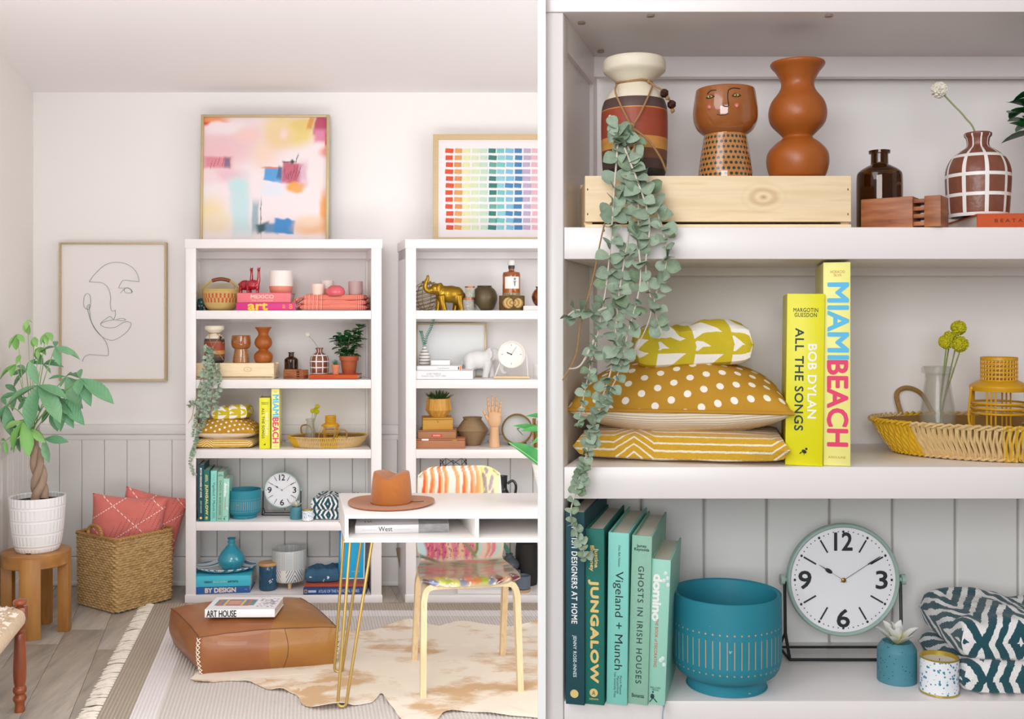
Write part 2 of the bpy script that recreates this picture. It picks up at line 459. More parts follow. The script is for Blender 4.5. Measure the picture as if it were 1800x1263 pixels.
# ================================================================ things of the near bookcase (and their twins in the far bookcase)
def near(px, Y, z): return sx(px, Y, z)
def far(root, px, Y, z, label, rz=0, group=None): return dup(root, sx(px, Y, z), rz, label, group)
NR, FRZ = -.255, .23        # turn of things lined up with the near / far bookcase sides
def rprof(pr, z):
    for (r0, z0), (r1, z1) in zip(pr, pr[1:]):
        if min(z0, z1) <= z <= max(z0, z1) and abs(z1 - z0) > 1e-7: return r0 + (r1 - r0) * (z - z0) / (z1 - z0)
    return pr[-1][0]
def smooth_prof(pr, n=5):
    out = []
    for i in range(len(pr) - 1):
        p0, p1, p2, p3 = pr[max(i - 1, 0)], pr[i], pr[i + 1], pr[min(i + 2, len(pr) - 1)]
        for k in range(n):
            t = k / n
            f = lambda a, b, c, d: .5 * (2 * b + (c - a) * t + (2 * a - 5 * b + 4 * c - d) * t * t + (3 * b - a - 3 * c + d) * t ** 3)
            out.append((max(f(p0[0], p1[0], p2[0], p3[0]), 0), f(p0[1], p1[1], p2[1], p3[1])))
    return out + [pr[-1]]
def onsurf(pr, th, z, off=.0005):
    r = rprof(pr, z) + off; return V((r * math.sin(th), -r * math.cos(th), z))
def spline(pts, n=6):
    pts = [V(p) for p in pts]; out = []
    for i in range(len(pts) - 1):
        a, b, c, d = pts[max(i - 1, 0)], pts[i], pts[i + 1], pts[min(i + 2, len(pts) - 1)]
        for k in range(n):
            t = k / n
            out.append(.5 * (2 * b + (c - a) * t + (2 * a - 5 * b + 4 * c - d) * t * t + (3 * b - a - 3 * c + d) * t ** 3))
    return out + [pts[-1]]

# ---- pine crate
pine = mat('pine_wood', lambda P: P.mix(P.ramp(P.noise(7, 5, (.7, 5, 9)), [(.3, 'e6cba2'), (.55, 'efd9b4'), (.75, 'dcbb8c')]),
           'b98a5e', ((((P.x - .07) * (P.x - .07) * .6 + (P.z - .048) * (P.z - .048) * 1.6).sq() * 420 + P.noise(18, 2) * 3).sin() * .5 + .5) * (((P.x - .07) * (P.x - .07) * .5 + (P.z - .048) * (P.z - .048)).sq() * -38 + 1).mx(0) * .8), .6)
def crate():
    t = thing('wooden_crate', 'pale pine crate with a large knot, on the near bookcase under three vases', 'crate', near(1249, 1.633, Z1))
    W, D, H = .409, .12, .0815
    B().box((0, -D / 2 + .006, H / 2 + .005), (W, .012, H - .011), bev=.001).put('front_board', pine, t)
    B().box((0, -D / 2 + .01, .0035), (W, .02, .006), bev=.0006).put('bottom_board', pine, t)
    B().box((0, D / 2 - .006, H / 2), (W, .012, H), bev=.001).put('back_board', pine, t)
    for s in (-1, 1): B().box((s * (W / 2 - .006), 0, H / 2 - .003), (.012, D - .025, H - .012)).put('end_board', pine, t)
    B().box((0, 0, H - .007), (W - .026, D - .024, .012)).put('top_board', pine, t)
    nail = mat('nail_hole', '7a4f32', .8)
    for x in (-W / 2 + .004, W / 2 - .005):
        for z in (.022, .06): B().ball((x, -D / 2, z), (.001, .0004, .002), 8, 5).put('nail', nail, t)
    return t
cr = crate()
far(cr, 417, 5.335, LZ[1], 'pale pine crate holding three vases in the far bookcase')
ZT = Z1 + .0815

# ---- banded vase with twine and beads
vp = smooth_prof([(.040, 0), (.047, .004), (.0505, .02), (.0525, .06), (.0525, .1), (.0505, .118), (.043, .134), (.031, .147), (.0262, .153)], 4) + [(.029, .157), (.044, .168), (.0485, .1715), (.0497, .175), (.0497, .186), (.0485, .190), (.046, .192)] + [(.036, .192), (.028, .186), (.022, .16), (.03, .14), (0, .138)]
vm = mat('banded_ceramic', lambda P: P.mix(P.mix(P.ramp(P.z * 5, [(0, '2b2523'), (.07, '4e3a36'), (.143, '7d5138'), (.22, 'b9793b'), (.315, 'a5492f'), (.532, 'c27a3e'), (.542, '5f4540'), (.622, 'e9dfca')], True),
         P.ramp(P.z * 5, [(0, '2b2523'), (.07, '4e3a36'), (.143, '6d4632'), (.22, 'd7a052'), (.315, '8d3d2a'), (.532, 'd7a052'), (.542, '54403c'), (.622, 'e5d9c2')], True), P.noise(14, 4, (1, 1, 9))), 'f1e9d8', (P.z.gt(.1484)) * P.noise(40, 3) * .25), .48, bump=lambda P: P.noise(120, 3), bs=.12)
def banded():
    t = thing('banded_vase', 'cream vase with brown, red and gold bands and beaded twine round its neck, close-up half', 'vase', near(1115, 1.63, ZT))
    B().lathe(vp, 56).put('body', vm, t)
    pts = [(.0285 * math.sin(a), -.0285 * math.cos(a), .153 + .0012 * math.sin(3 * a)) for a in [2 * PI * k / 30 for k in range(30)]]
    B().tube(pts, .0018, 6, True).put('neck_twine', TWINE, t)
    bd = mat('dark_wood_bead', lambda P: P.mix('4a1d14', '220c09', P.noise(60, 3, (1, 1, 4))), .25, coat=.4)
    B().tube(spline([(.02, -.022, .153), (.03, -.028, .143), (.038, -.033, .137), (.047, -.034, .126), (.052, -.033, .119), (.056, -.034, .107), (.0545, -.034, .1)]), .0015, 6).put('bead_twine', TWINE, t)
    for p in ((.0425, -.035, .131), (.054, -.035, .1135)):
        b = B().lathe([(.0015, -.0068), (.005, -.0052), (.0072, 0), (.005, .0052), (.0015, .0068)], 18); b.xf(Matrix.Translation(p) @ Matrix.Rotation(.4, 4, 'Y')).put('bead', bd, t)
    for p in ((.020, -.022, .152), (.0475, -.035, .1235), (.0555, -.035, .104)):
        B().ball(p, .0035, 8, 6).put('knot', TWINE, t)
    return t
bv = banded()
far(bv, 377, 5.33, LZ[1] + .0815, 'cream vase with brown, red and gold bands on the crate in the far bookcase')

# ---- face pot
fp = smooth_prof([(.040, 0), (.0425, .003), (.039, .035), (.0337, .066), (.0335, .070)], 4) + smooth_prof([(.036, .0715), (.044, .079), (.0495, .092), (.0505, .108), (.0485, .125), (.0462, .139), (.045, .1415)], 4) + [(.0425, .1405), (.044, .12), (.042, .085), (0, .076)]
fm = mat('glazed_brown', lambda P: P.mix(P.mix('a4622f', '8d4f24', P.noise(25, 3, (1, 1, 3))), P.mix('b87c45', '2c3f33',
        ((((P.th * 5.1 + (P.z * 118).fl() * .5).fr() - .5) * ((P.th * 5.1 + (P.z * 118).fl() * .5).fr() - .5) + ((P.z * 118).fr() - .5) * ((P.z * 118).fr() - .5) * 1.3)).lt(.105)), P.z.lt(.0695)), .12, coat=.7)
ink = mat('painted_line', '3a2a22', .4); blush = mat('blush_paint', 'b85a42', .3); eye_m = mat('eye_paint', 'b9a75c', .3)
def facepot():
    t = thing('face_planter', 'glazed brown planter with a painted face and dotted foot, close-up half', 'planter', near(1275, 1.62, ZT), -.28)
    B().lathe(fp, 56).put('body', fm, t)
    S = lambda a, z: onsurf(fp, a / .0505, z, .0006)
    ln = lambda pts, r=.0008: [S(a, z) for a, z in pts]
    b = B()
    b.tube(spline(ln([(-.027, .128), (-.020, .1325), (-.011, .132)])), .0008, 6)
    b.tube(spline(ln([(.028, .1335), (.015, .134), (.0085, .130), (.0075, .118), (.0085, .107), (.004, .1055), (0, .107)])), .0008, 6)
    b.put('brow_and_nose', ink, t)
    B().tube(spline(ln([(-.009, .0945), (-.003, .0930), (.004, .0932), (.0085, .0955)])), .0008, 6).put('mouth', ink, t)
    for a in (-.021, .021):
        B().tube(spline(ln([(a - .007, .1215), (a - .002, .1255), (a + .004, .1245), (a + .007, .1225), (a, .1205), (a - .007, .1215)])), .0006, 6).put('eye_outline', ink, t)
        B().ball(S(a, .123), (.004, .0012, .0022), 12, 8).put('eye', eye_m, t)
        B().ball(S(a, .123), (.0017, .0018, .0019), 10, 6).put('pupil', ink, t)
        B().ball(S(a * 1.0, .107), (.0042, .0011, .0042), 12, 8).put('cheek', blush, t)
    return t
fpo = facepot()
far(fpo, 424, 5.33, LZ[1] + .0815, 'small brown planter with a painted face on the crate in the far bookcase')

# ---- bubble vase
bp = smooth_prof([(.036, 0), (.043, .006), (.0482, .025), (.046, .043), (.034, .057), (.0245, .064), (.0235, .068), (.03, .075), (.0415, .088), (.0452, .104), (.041, .122), (.03, .137), (.0255, .147), (.027, .157), (.034, .17), (.0405, .178), (.0422, .182), (.041, .1845)], 4) + [(.036, .182), (.024, .165), (.02, .15), (0, .148)]
bm_ = mat('burnt_orange_ceramic', lambda P: P.mix('a85a20', '9c521c', P.noise(30, 2)), .38, bump=lambda P: P.noise(200, 2), bs=.05)
t = thing('bubble_vase', 'burnt orange vase of stacked bulbs with a flared rim, close-up half', 'vase', near(1402, 1.62, ZT)); B().lathe(bp, 56).put('body', bm_, t)
far(t, 463, 5.33, LZ[1] + .0815, 'burnt orange vase of stacked bulbs on the crate in the far bookcase')

# ---- amber bottle
gl_amber = mat('amber_glass', lambda P: P.mix('8a5a18', '6f4410', P.noise(10)), .03, trans=.95, ior=1.5)
ab = smooth_prof([(.0, 0), (.033, .0005), (.0355, .004), (.0357, .05), (.0355, .09), (.032, .1), (.022, .107), (.0145, .111), (.0135, .115)], 4) + [(.0133, .128), (.0165, .129), (.0168, .1335), (.013, .134), (.0105, .128), (.0105, .112), (.02, .104), (.0325, .092), (.0327, .01), (0, .006)]
t = thing('amber_bottle', 'dark amber glass apothecary bottle behind the wooden block, close-up half', 'bottle', near(1546, 1.66, Z1)); B().lathe(ab, 40).put('glass', gl_amber, t)
far(t, 512, 5.38, LZ[1], 'dark amber glass bottle behind a wooden block in the far bookcase')

# ---- interlocking wooden block
wal = mat('acacia_wood', lambda P: P.ramp(P.noise(9, 5, (2, 2, 12)), [(.3, '7a4326'), (.5, '9a5b36'), (.7, 'b07347')]), .45)
def block():
    t = thing('wooden_puzzle_block', 'interlocking walnut-toned wooden block in front of the amber bottle, close-up half', 'ornament', near(1566, 1.60, Z1), -.62)
    B().box((0, 0, .024), (.078, .05, .048), bev=.0012).put('block', wal, t)
    for k in range(4): B().box((.0475, 0, .006 + .0115 * k), (.018, .042, .0062), bev=.0005).put('tongue', wal, t)
    B().box((.0675, 0, .0235), (.024, .05, .047), bev=.0012).put('end_block', wal, t)
    return t
bk = block()
far(bk, 514, 5.30, LZ[1], 'small interlocking wooden block in the far bookcase', -.35)

# ---- books
PAGE = mat('book_pages', lambda P: P.mix('e9e0d2', 'd9cdbb', (P.x * 2600 + P.noise(60) * 4).sin() * .5 + .5), .9)
PAGEH = mat('book_pages_flat', lambda P: P.mix('ece5d9', 'dbd1c2', (P.z * 3600 + P.noise(60) * 4).sin() * .5 + .5), .9)
def cover(h, rough=.5): return mat('book_cover', lambda P: P.mix(h, h, .5), rough) if False else mat('book_cover', h, rough)
def ubook(name, label, m, th, h, d, loc, rz, lean=0, cat='book', group=None, hard=True):
    """upright book, spine to the front"""
    t = thing(name, label, cat, loc, rz, group); t.rotation_euler = (0, lean, rz)
    c = .0025; b = B()
    o = .003 if hard else 0
    b.box((0, .001, h / 2), (th, .0025 if not hard else .003, h), bev=.001)
    for s in (-1, 1): b.box((s * (th / 2 - c / 2), d / 2, h / 2), (c, d, h), bev=.0004, seg=1)
    b.put('cover', m, t)
    B().box((0, d / 2 - .001, h / 2), (th - 2 * c, d - .006 - o, h - 2 * o - .004)).put('pages', PAGE, t)
    return t
def fbook(name, label, m, w, th, d, loc, rz, group=None, cat='book', pages=True):
    """book lying flat, spine to the front"""
    t = thing(name, label, cat, loc, rz, group); c = .0025
    b = B().box((0, -d / 2 + .0015, th / 2), (w, .003, th), bev=.001)
    for z in (c / 2, th - c / 2): b.box((0, 0, z), (w, d, c), bev=.0006, seg=1)
    b.put('cover', m, t)
    B().box((0, .001, th / 2), (w - .007, d - .007, th - 2 * c)).put('pages', PAGEH, t)
    return t
def L(t, s, x, z, wd, ht, m, d=0, rot=0, bold=0, space=1, name='lettering'):
    return text(s, wd, ht, m, t, FR(x, -d / 2 - .0008, z, rot), name, bold, space)
WHT = mat('white_print', 'f4f2ee', .6); BLK = mat('black_print', '1c2422', .6); GOLD = mat('gold_print', 'e3c77d', .45)
DOWN = -PI / 2

or_m = mat('orange_cloth_cover', lambda P: P.mix('c4501f', 'b64a1c', P.noise(300, 2)), .7)
ob = fbook('orange_book', 'orange clothbound book lying under the checked vase, close-up half', or_m, .25, .0235, .16, near(1832, 1.645, Z1), -.12)
L(ob, 'BEATA HEUMAN', -.047, .0125, .105, .0052, mat('dark_red_print', '6b2410', .6), .16, space=1.5)
far(ob, 590.5, 5.31, LZ[1], 'flat orange book under the potted plant in the far bookcase')
ZO = Z1 + .0235
# ---- checked vase with a dried flower head
gv = smooth_prof([(.040, 0), (.045, .002), (.0475, .03), (.049, .06), (.0475, .078), (.040, .094), (.027, .105), (.0185, .111), (.0165, .117), (.0178, .126)], 4) + [(.0205, .129), (.0208, .133), (.019, .1345), (.0145, .133), (.014, .11), (0, .1)]
gm = mat('brown_white_grid', lambda P: P.mix(P.mix('8a5440', '6e3f30', P.noise(60, 3)), 'ece5e1',
      ((((P.th * 1.432 + .22).fr() - .5).ab().gt(.41)) * (P.z.lt(.132))).mx((((P.z - .002) * 32).fr() - .5).ab().gt(.415) * P.z.lt(.1))), .35, bump=lambda P: P.noise(110, 3), bs=.4, bd=.002)
def gridvase():
    t = thing('checked_vase', 'brown vase with a white painted grid standing on the orange book, close-up half', 'vase', near(1719, 1.635, ZO))
    B().lathe(gv, 56).put('body', gm, t); return t
gvo = gridvase()
gv2 = far(gvo, 561.5, 5.34, LZ[1] + .0235, 'brown vase with a white painted grid on the orange book in the far bookcase')
stem_m = mat('pale_green_stem', '8f9a6c', .6)
al_m = mat('dried_white_flower', lambda P: P.mix('f1ece0', 'cfc6b2', P.vor(260)), .9)
def allium():
    t = thing('dried_flower', 'dried white globe flower leaning out of the checked vase, close-up half', 'flower', near(1719, 1.635, ZO))
    B().tube(spline([(.006, 0, .03), (-.006, -.006, .128), (-.022, -.004, .158), (-.040, 0, .18), (-.056, 0, .197)]), .0016, 6).put('stem', stem_m, t)
    b = B().ball((-.062, 0, .203), .0105, 12, 8)
    rr = random.Random(5)
    for k in range(170):
        z = rr.uniform(-1, 1); a = rr.uniform(0, 2 * PI); q = math.sqrt(1 - z * z)
        d = V((q * math.cos(a), q * math.sin(a), z)); b.ball(V((-.062, 0, .203)) + d * .0112, .0021, 5, 4)
    b.put('flower_head', al_m, t); return t
al = allium()
far(al, 561.5, 5.34, LZ[1] + .0235, 'dried white globe flower leaning out of the checked vase in the far bookcase')
# ---- potted plant and mini succulent standing on the orange book
terra = mat('terracotta', lambda P: P.mix('b8613a', 'a85532', P.noise(40, 3)), .75)
soil = mat('potting_soil', lambda P: P.mix('3a2a20', '1f1611', P.noise(120, 3)), .95)
def flowerpot(t, r, h, m):
    pr = [(0, 0), (r * .70, 0), (r * .88, h * .74), (r * 1.0, h * .745), (r * 1.02, h), (r * .92, h), (r * .88, h * .8), (0, h * .8)]
    B().lathe(pr, 36).put('pot', m, t); B().lathe([(0, h * .86), (r * .9, h * .86), (r * .9, h * .8)], 24).put('soil', soil, t)
gl_leaf = mat('glossy_leaf', lambda P: P.mix(P.mix('1c5a2c', '2f7a3c', P.rnd()), '3f8a48', P.y.ab().lt(.02)), .3, coat=.2)
ov = [(0, .01), (.12, .16), (.3, .3), (.5, .36), (.7, .32), (.88, .18), (1, .01)]
ovleaf = leafmesh('leaf', gl_leaf, ov, fold=.18, droop=.1)
bark = mat('woody_stem', '6d5636', .8)
def clusia(loc, label, seed=4):
    t = thing('potted_plant', label, 'plant', loc); flowerpot(t, .049, .092, terra)
    rr = random.Random(seed); st = B(); tips = []
    for k, (a, hgt, sp) in enumerate([(-2.6, .105, .05), (-.4, .12, .03), (.5, .15, .055), (2.2, .12, .045), (3.0, .085, .062), (1.2, .095, .06), (-1.4, .10, .055)]):
        p0 = V((rr.uniform(-.012, .012), rr.uniform(-.012, .012), .08)); p2 = V((math.cos(a) * sp, math.sin(a) * sp * .8, .092 + hgt))
        pts = spline([p0, p0.lerp(p2, .5) + V((math.cos(a) * .008, 0, -.006)), p2], 4); st.tube(pts, .0021, 6)
        for q in (.3, .48, .64, .8, .92, 1.0):
            p = pts[int(q * (len(pts) - 1))]; n_ = 3 if q < 1 else 4
            for j in range(n_):
                b_ = rr.uniform(0, 2 * PI); d = V((math.cos(b_), math.sin(b_), rr.uniform(-.3, .6))).normalized()
                tips.append((p, p + d * rr.uniform(.038, .058)))
    st.put('stems', bark, t)
    for p, q in tips: put('leaf', ovleaf, t, M=orient(p, q, (q - p).length * .95))
    return t
pp = clusia(near(1877, 1.635, ZO), 'green glossy leaves of a potted plant reaching in at the right edge, close-up half')
far(pp, 613.5, 5.35, LZ[1] + .0235, 'bushy glossy-leaved plant in a terracotta pot in the far bookcase')
t = thing('mini_succulent', 'mini terracotta pot with a tiny spiky succulent in the far bookcase', 'plant', sx(590, 5.27, LZ[1] + .0235))
flowerpot(t, .0215, .05, mat('pale_terracotta', 'd0805c', .8))
spk = leafmesh('spike', mat('succulent_green', lambda P: P.mix('6f9a80', '4d7a60', P.rnd()), .5), [(0, .08), (.3, .11), (.7, .07), (1, .01)], fold=.3, droop=-.1)
for k in range(26):
    a = k * 2.4; e = .35 + .04 * k
    put('leaf', spk, t, M=orient((0, 0, .045), V((math.cos(a) * math.cos(e), math.sin(a) * math.cos(e), math.sin(e))) * .034 + V((0, 0, .045)), .03))

# ================================================================ middle shelf: pillows, books, tray
def pcgrid(b, fn, n, side):
    b.bm.loops.layers.float_vector.get('pc') or b.bm.loops.layers.float_vector.new('pc')
    nf = len(b.bm.faces); g = b.grid(fn, n, n); lay = b.bm.loops.layers.float_vector.get('pc')
    m = n // 2; pv = {}
    for i in range(n + 1):
        vals = [0] * (n + 1)
        for j in range(1, n + 1): vals[j] = vals[j - 1] + (g[i][j].co - g[i][j - 1].co).length
        for j in range(n + 1): pv[g[i][j]] = [0, vals[j] - vals[m], side]
    for j in range(n + 1):
        vals = [0] * (n + 1)
        for i in range(1, n + 1): vals[i] = vals[i - 1] + (g[i][j].co - g[i - 1][j].co).length
        for i in range(n + 1): pv[g[i][j]][0] = vals[i] - vals[m]
    b.bm.faces.ensure_lookup_table()
    for f in b.bm.faces[nf:]:
        for l in f.loops: l[lay] = V(pv[l.vert])
def cushion(b, w, d, h, n=20, pinch=.10, p=.42, z0=0, ex=4, seam=.5):
    def fn(top):
        def f(u, v):
            a, c = 2 * u - 1, 2 * v - 1
            a = math.copysign(abs(a) ** .8, a); c = math.copysign(abs(c) ** .8, c)
            x = a * (1 - pinch * (1 - c * c)) * w / 2; y = c * (1 - pinch * (1 - a * a)) * d / 2
            z = max(0, (1 - abs(a) ** ex) * (1 - abs(c) ** ex)) ** p
            wr = .05 * mnoise.noise((a * 2.5 + z0 * 9, c * 2.5, top * 3)) * z * h
            return V((x, y, h * seam + (z * h * (1 - seam) if top > 0 else -z * h * seam) + wr))
        return f
    pcgrid(b, fn(1), n, 0); pcgrid(b, fn(-1), n, 1); b.weld(1e-6); return b
mus = 'c99a2f'
zig = mat('zigzag_velvet', lambda P: P.mix(P.mix('c9981f', 'd8aa2c', P.noise(80, 2)), 'f1e6cc',
    (((P.z * 2.2 + P.y * .9 + ((P.x + .07) * 5.2).pp(.62).mn(.16) * .30) * 38 + P.noise(140, 2) * .18).fr() - .5).ab().gt(.375)), .85, bump=lambda P: P.noise(300, 2), bs=.5, sheen=.3)
t = thing('zigzag_pillow', 'mustard velvet pillow with cream zigzag lines at the bottom of the stack, close-up half', 'pillow', near(1199, 1.672, Z2), -.2)
cushion(B(), .330, .215, .048, 30, .03, .22).put('pillow', zig, t)
far(t, 398, 5.345, LZ[2], 'mustard zigzag pillow at the bottom of the pile in the far bookcase')
def dotfn(P):
    px_, py_, ps = P.pc()
    a = px_ * 36 + py_ * 13; b = py_ * 36 - px_ * 13
    a2 = (a + b.fl() * .5).fr() - .5; b2 = b.fr() - .5
    return P.mix(P.mix(P.mix('c4922c', 'b98622', P.noise(30, 3)), 'f6efe2', (a2 * a2 + b2 * b2).lt(.048)), P.mix('eee3d4', 'c9a45a', ((py_ * 210 + px_ * 5).fr()).lt(.24)), ps.gt(.5))
dot = mat('dotted_cotton', dotfn, .85, bump=lambda P: P.noise(500, 2), bs=.25)
PIPE = mat('mustard_piping', 'bd8b2a', .85)
t = thing('dotted_pillow', 'white-dotted mustard pillow with a striped back, middle of the stack, close-up half', 'pillow', near(1195, 1.672, Z2 + .036), -.2)
cushion(B(), .345, .215, .124, 40, .035, .5, 0, 2.2, .36).put('pillow', dot, t)
pts = []
for k in range(80):
    q = k / 20; s_ = int(q); f = (q - s_) * 2 - 1
    a, c = [(f, -1), (1, f), (-f, 1), (-1, -f)][s_]
    pts.append((a * (1 - .035 * (1 - c * c)) * .1725, c * (1 - .035 * (1 - a * a)) * .1075, .0446))
B().tube(pts, .003, 6, True).put('piping', PIPE, t)
far(t, 399, 5.345, LZ[2] + .036, 'mustard pillow with white dots in the middle of the pile in the far bookcase')
def trifn(P):
    px_, py_, ps = P.pc()
    a = px_ * 17 + py_ * 3 + .3; b = py_ * 22 - px_ * 1.5
    return P.mix(P.mix('c9b11f', 'd3bd2b', P.noise(60, 2)), 'f4efe4', (a.fr() + b.fr() * .8).lt(.92) * b.fr().gt(.12) * a.fr().gt(.06))
tri = mat('triangle_cotton', trifn, .85, bump=lambda P: P.noise(400, 2), bs=.25)
t = thing('folded_cloth', 'folded yellow cloth with white triangles on top of the pillows, close-up half', 'cloth', near(1213, 1.675, Z2 + .146), -.06)
def clothf(b, w, d, h, seed, n=26):
    def fn(top):
        def f(u, v):
            a, c = 2 * u - 1, 2 * v - 1
            z = ((1 - a ** 8) * (1 - c ** 8)) ** .3 if abs(a) < 1 and abs(c) < 1 else 0
            x = a * w / 2 * (1 + .03 * mnoise.noise((c * 2, seed, 0))); y = c * d / 2 * (1 + .04 * mnoise.noise((a * 2, seed, 4)))
            k = mnoise.noise((a * 1.8, c * 1.8, seed)) * .24 + mnoise.noise((a * 5, c * 4, seed + 3)) * .09
            return V((x, y, h / 2 + h / 2 * z * (1 if top > 0 else -1) + (k * h * z if top > 0 else 0) - .25 * h * a * a * (0 if top > 0 else 0)))
        return f
    pcgrid(b, fn(1), n, 0); pcgrid(b, fn(-1), n, 1); b.weld(1e-6); return b
clothf(B(), .186, .15, .064, 11.3).xf(Matrix.Rotation(-.05, 4, 'Y')).put('cloth', tri, t)
far(t, 410, 5.34, LZ[2] + .146, 'folded yellow triangle cloth on top of the pile in the far bookcase')

yel = mat('acid_yellow_cover', 'e3dc12', .4)
b1 = ubook('yellow_book', 'acid yellow book lettered ALL THE SONGS beside the pillows, close-up half', yel, .055, .2605, .19, near(1413, 1.553, Z2), -.225, .012)
L(b1, 'MARGOTIN\nGUESDON', 0, .232, .036, .0135, BLK, 0, bold=.004, space=1.1)
L(b1, 'ALL THE SONGS', -.0085, .1305, .155, .0125, DARKG, 0, DOWN, .012, 1.1)
L(b1, 'BOB DYLAN', .0105, .128, .112, .0125, WHT, 0, DOWN, .012, 1.05)
def bird(t, x, z, s, m):
    b = B().ball((x, -.0012, z), (s * .45, .0006, s * .3), 10, 6, Matrix.Rotation(.5, 4, 'Y')).ball((x + s * .35, -.0012, z + s * .45), (s * .2, .0006, s * .2), 8, 5)
    b.tube([(x, -.0012, z - s * .2), (x, -.0012, z - s * .6)], s * .04, 5).tube([(x - s * .4, -.0012, z - s * .1), (x - s * .7, -.0012, z - s * .4)], s * .09, 5)
    b.put('emblem', m, t)
bird(b1, 0, .0215, .009, BLK)
far(b1, 465.5, 5.235, LZ[2], 'acid yellow book lettered ALL THE SONGS in the far bookcase', .16)
pyl = mat('pale_yellow_cover', 'efe98a', .45)
b2 = ubook('pale_yellow_book', 'tall pale yellow book lettered MIAMI BEACH in blue and pink, close-up half', pyl, .0395, .308, .22, near(1471, 1.55, Z2), -.235, 0)
L(b2, 'MIAMI', .002, .219, .1145, .029, mat('sky_blue_print', '55b7e0', .5), 0, DOWN, .019, 1.0)
L(b2, 'BEACH', .001, .0945, .1285, .029, mat('hot_pink_print', 'e03566', .5), 0, DOWN, .019, 1.0)
L(b2, 'HORACIO\nSILVA', .001, .291, .021, .009, mat('rust_print', 'c07a44', .6), 0)
L(b2, 'ASSOULINE', 0, .013, .025, .0034, mat('rust_print2', 'c07a44', .6), 0)
far(b2, 484, 5.23, LZ[2], 'tall pale yellow book lettered MIAMI BEACH in the far bookcase', .17)

# ---- oval woven tray
sea = ['c2a06a', 'a9854f', 'd3b582']
seag = mat('seagrass', lambda P: P.mix(P.mix('c3a06a', 'dcc08c', P.noise(90, 3)), 'd0a41c', ((P.th + 1.28).ab().lt(.2)).mx((P.th - 1.9).ab().lt(.2)).mx((P.th - .12).ab().lt(.36) * (P.th * 19).fr().lt(.62)).mx((P.th + 2.4).ab().lt(.25))), .8)
def tray():
    t = thing('woven_tray', 'oval seagrass tray with yellow woven patches and looped handles, close-up half', 'tray', near(1762, 1.688, Z2), -.2)
    A, Bq, H = .205, .128, .056
    def wall_pt(u, z, k=1.0, out=0):
        f = .80 + .20 * (z / H) ** .7; a = 2 * PI * u
        return V(((A * f + out) * math.sin(a), -(Bq * f + out) * math.cos(a), z))
    B().lathe([(0, .003), (.79, .003), (.79, .008), (0, .008)], 64, ex=A, ey=Bq).put('base', seag, t)
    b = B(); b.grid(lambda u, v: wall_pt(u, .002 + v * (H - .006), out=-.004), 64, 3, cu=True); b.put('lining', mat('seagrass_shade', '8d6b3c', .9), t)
    n_ = 132; rr = random.Random(2)
    def strand(k, ph):
        pts = []
        for j in range(9):
            z = .003 + j / 8 * (H - .006); pts.append(wall_pt((k + .2 * math.sin(j * .8 + ph)) / n_, z, out=.001 + .0012 * math.sin(j * 2.2 + k * PI + ph)))
        return pts
    for s in range(2):
        b = B()
        for k in range(n_): b.tube(strand(k + s * .5, s * 1.6), .0029 - .0007 * s, 5)
        b.put('weave', seag, t, kind='stuff')
    b = B()
    m_ = 200
    for s in range(2):
        b.tube([wall_pt(k / m_, H - .002, out=.0015 + .0035 * math.cos(k * 1.4 + s * PI)) + V((0, 0, .003 * math.sin(k * 1.4 + s * PI))) for k in range(m_)], .0024, 5, True)
        b.tube([wall_pt(k / m_, .004, out=.001 + .0025 * math.cos(k * 1.4 + s * PI)) + V((0, 0, .002 * math.sin(k * 1.4 + s * PI))) for k in range(m_)], .0024, 5, True)
    b.put('rim', seag, t)
    hm = mat('handle_cord', lambda P: P.mix('a8834c', '8a6a3a', P.noise(150, 2)), .85)
    for a0 in (-2.55, .36):
        q = [wall_pt((a0 - .17) / (2 * PI), H - .004, out=.003), wall_pt((a0 - .12) / (2 * PI), H + .032, out=.006), wall_pt(a0 / (2 * PI), H + .043, out=.006), wall_pt((a0 + .12) / (2 * PI), H + .032, out=.006), wall_pt((a0 + .17) / (2 * PI), H - .004, out=.003)]
        B().tube(spline(q, 6), .0042, 8).put('handle', hm, t)
    return t
tr = tray()
far(tr, 576, 5.35, LZ[2], 'oval woven seagrass tray with yellow patches in the far bookcase', .1)
glass = mat('clear_glass', 'd8d5cc', .04, alpha=.2, coat=.6)
seedy = mat('seedy_glass', 'a8a294', .1, alpha=.24, coat=.8, bump=lambda P: P.noise(160, 3), bs=.5, bd=.003)
jb = smooth_prof([(0, 0), (.027, .0008), (.030, .004), (.0295, .02), (.0265, .045), (.0215, .068), (.0195, .078)], 4) + [(.0195, .083), (.0248, .085), (.0252, .090), (.023, .092), (.0205, .0905), (.017, .078), (.0195, .066), (.0245, .045), (.0275, .02), (.0275, .007), (0, .005)]
ZTR = Z2 + .009
t = thing('glass_bottle', 'clear textured glass bottle standing in the tray, close-up half', 'bottle', near(1648, 1.665, ZTR)); t.scale = (1, 1, 1.48); B().lathe(jb, 40).put('glass', seedy, t)
far(t, 545.5, 5.33, LZ[2] + .009, 'clear glass bottle in the tray of the far bookcase')
crs = mat('craspedia_yellow', lambda P: P.mix('d9d322', 'b8ad14', P.vor(420)), .9, bump=lambda P: P.vor(420), bs=.8)
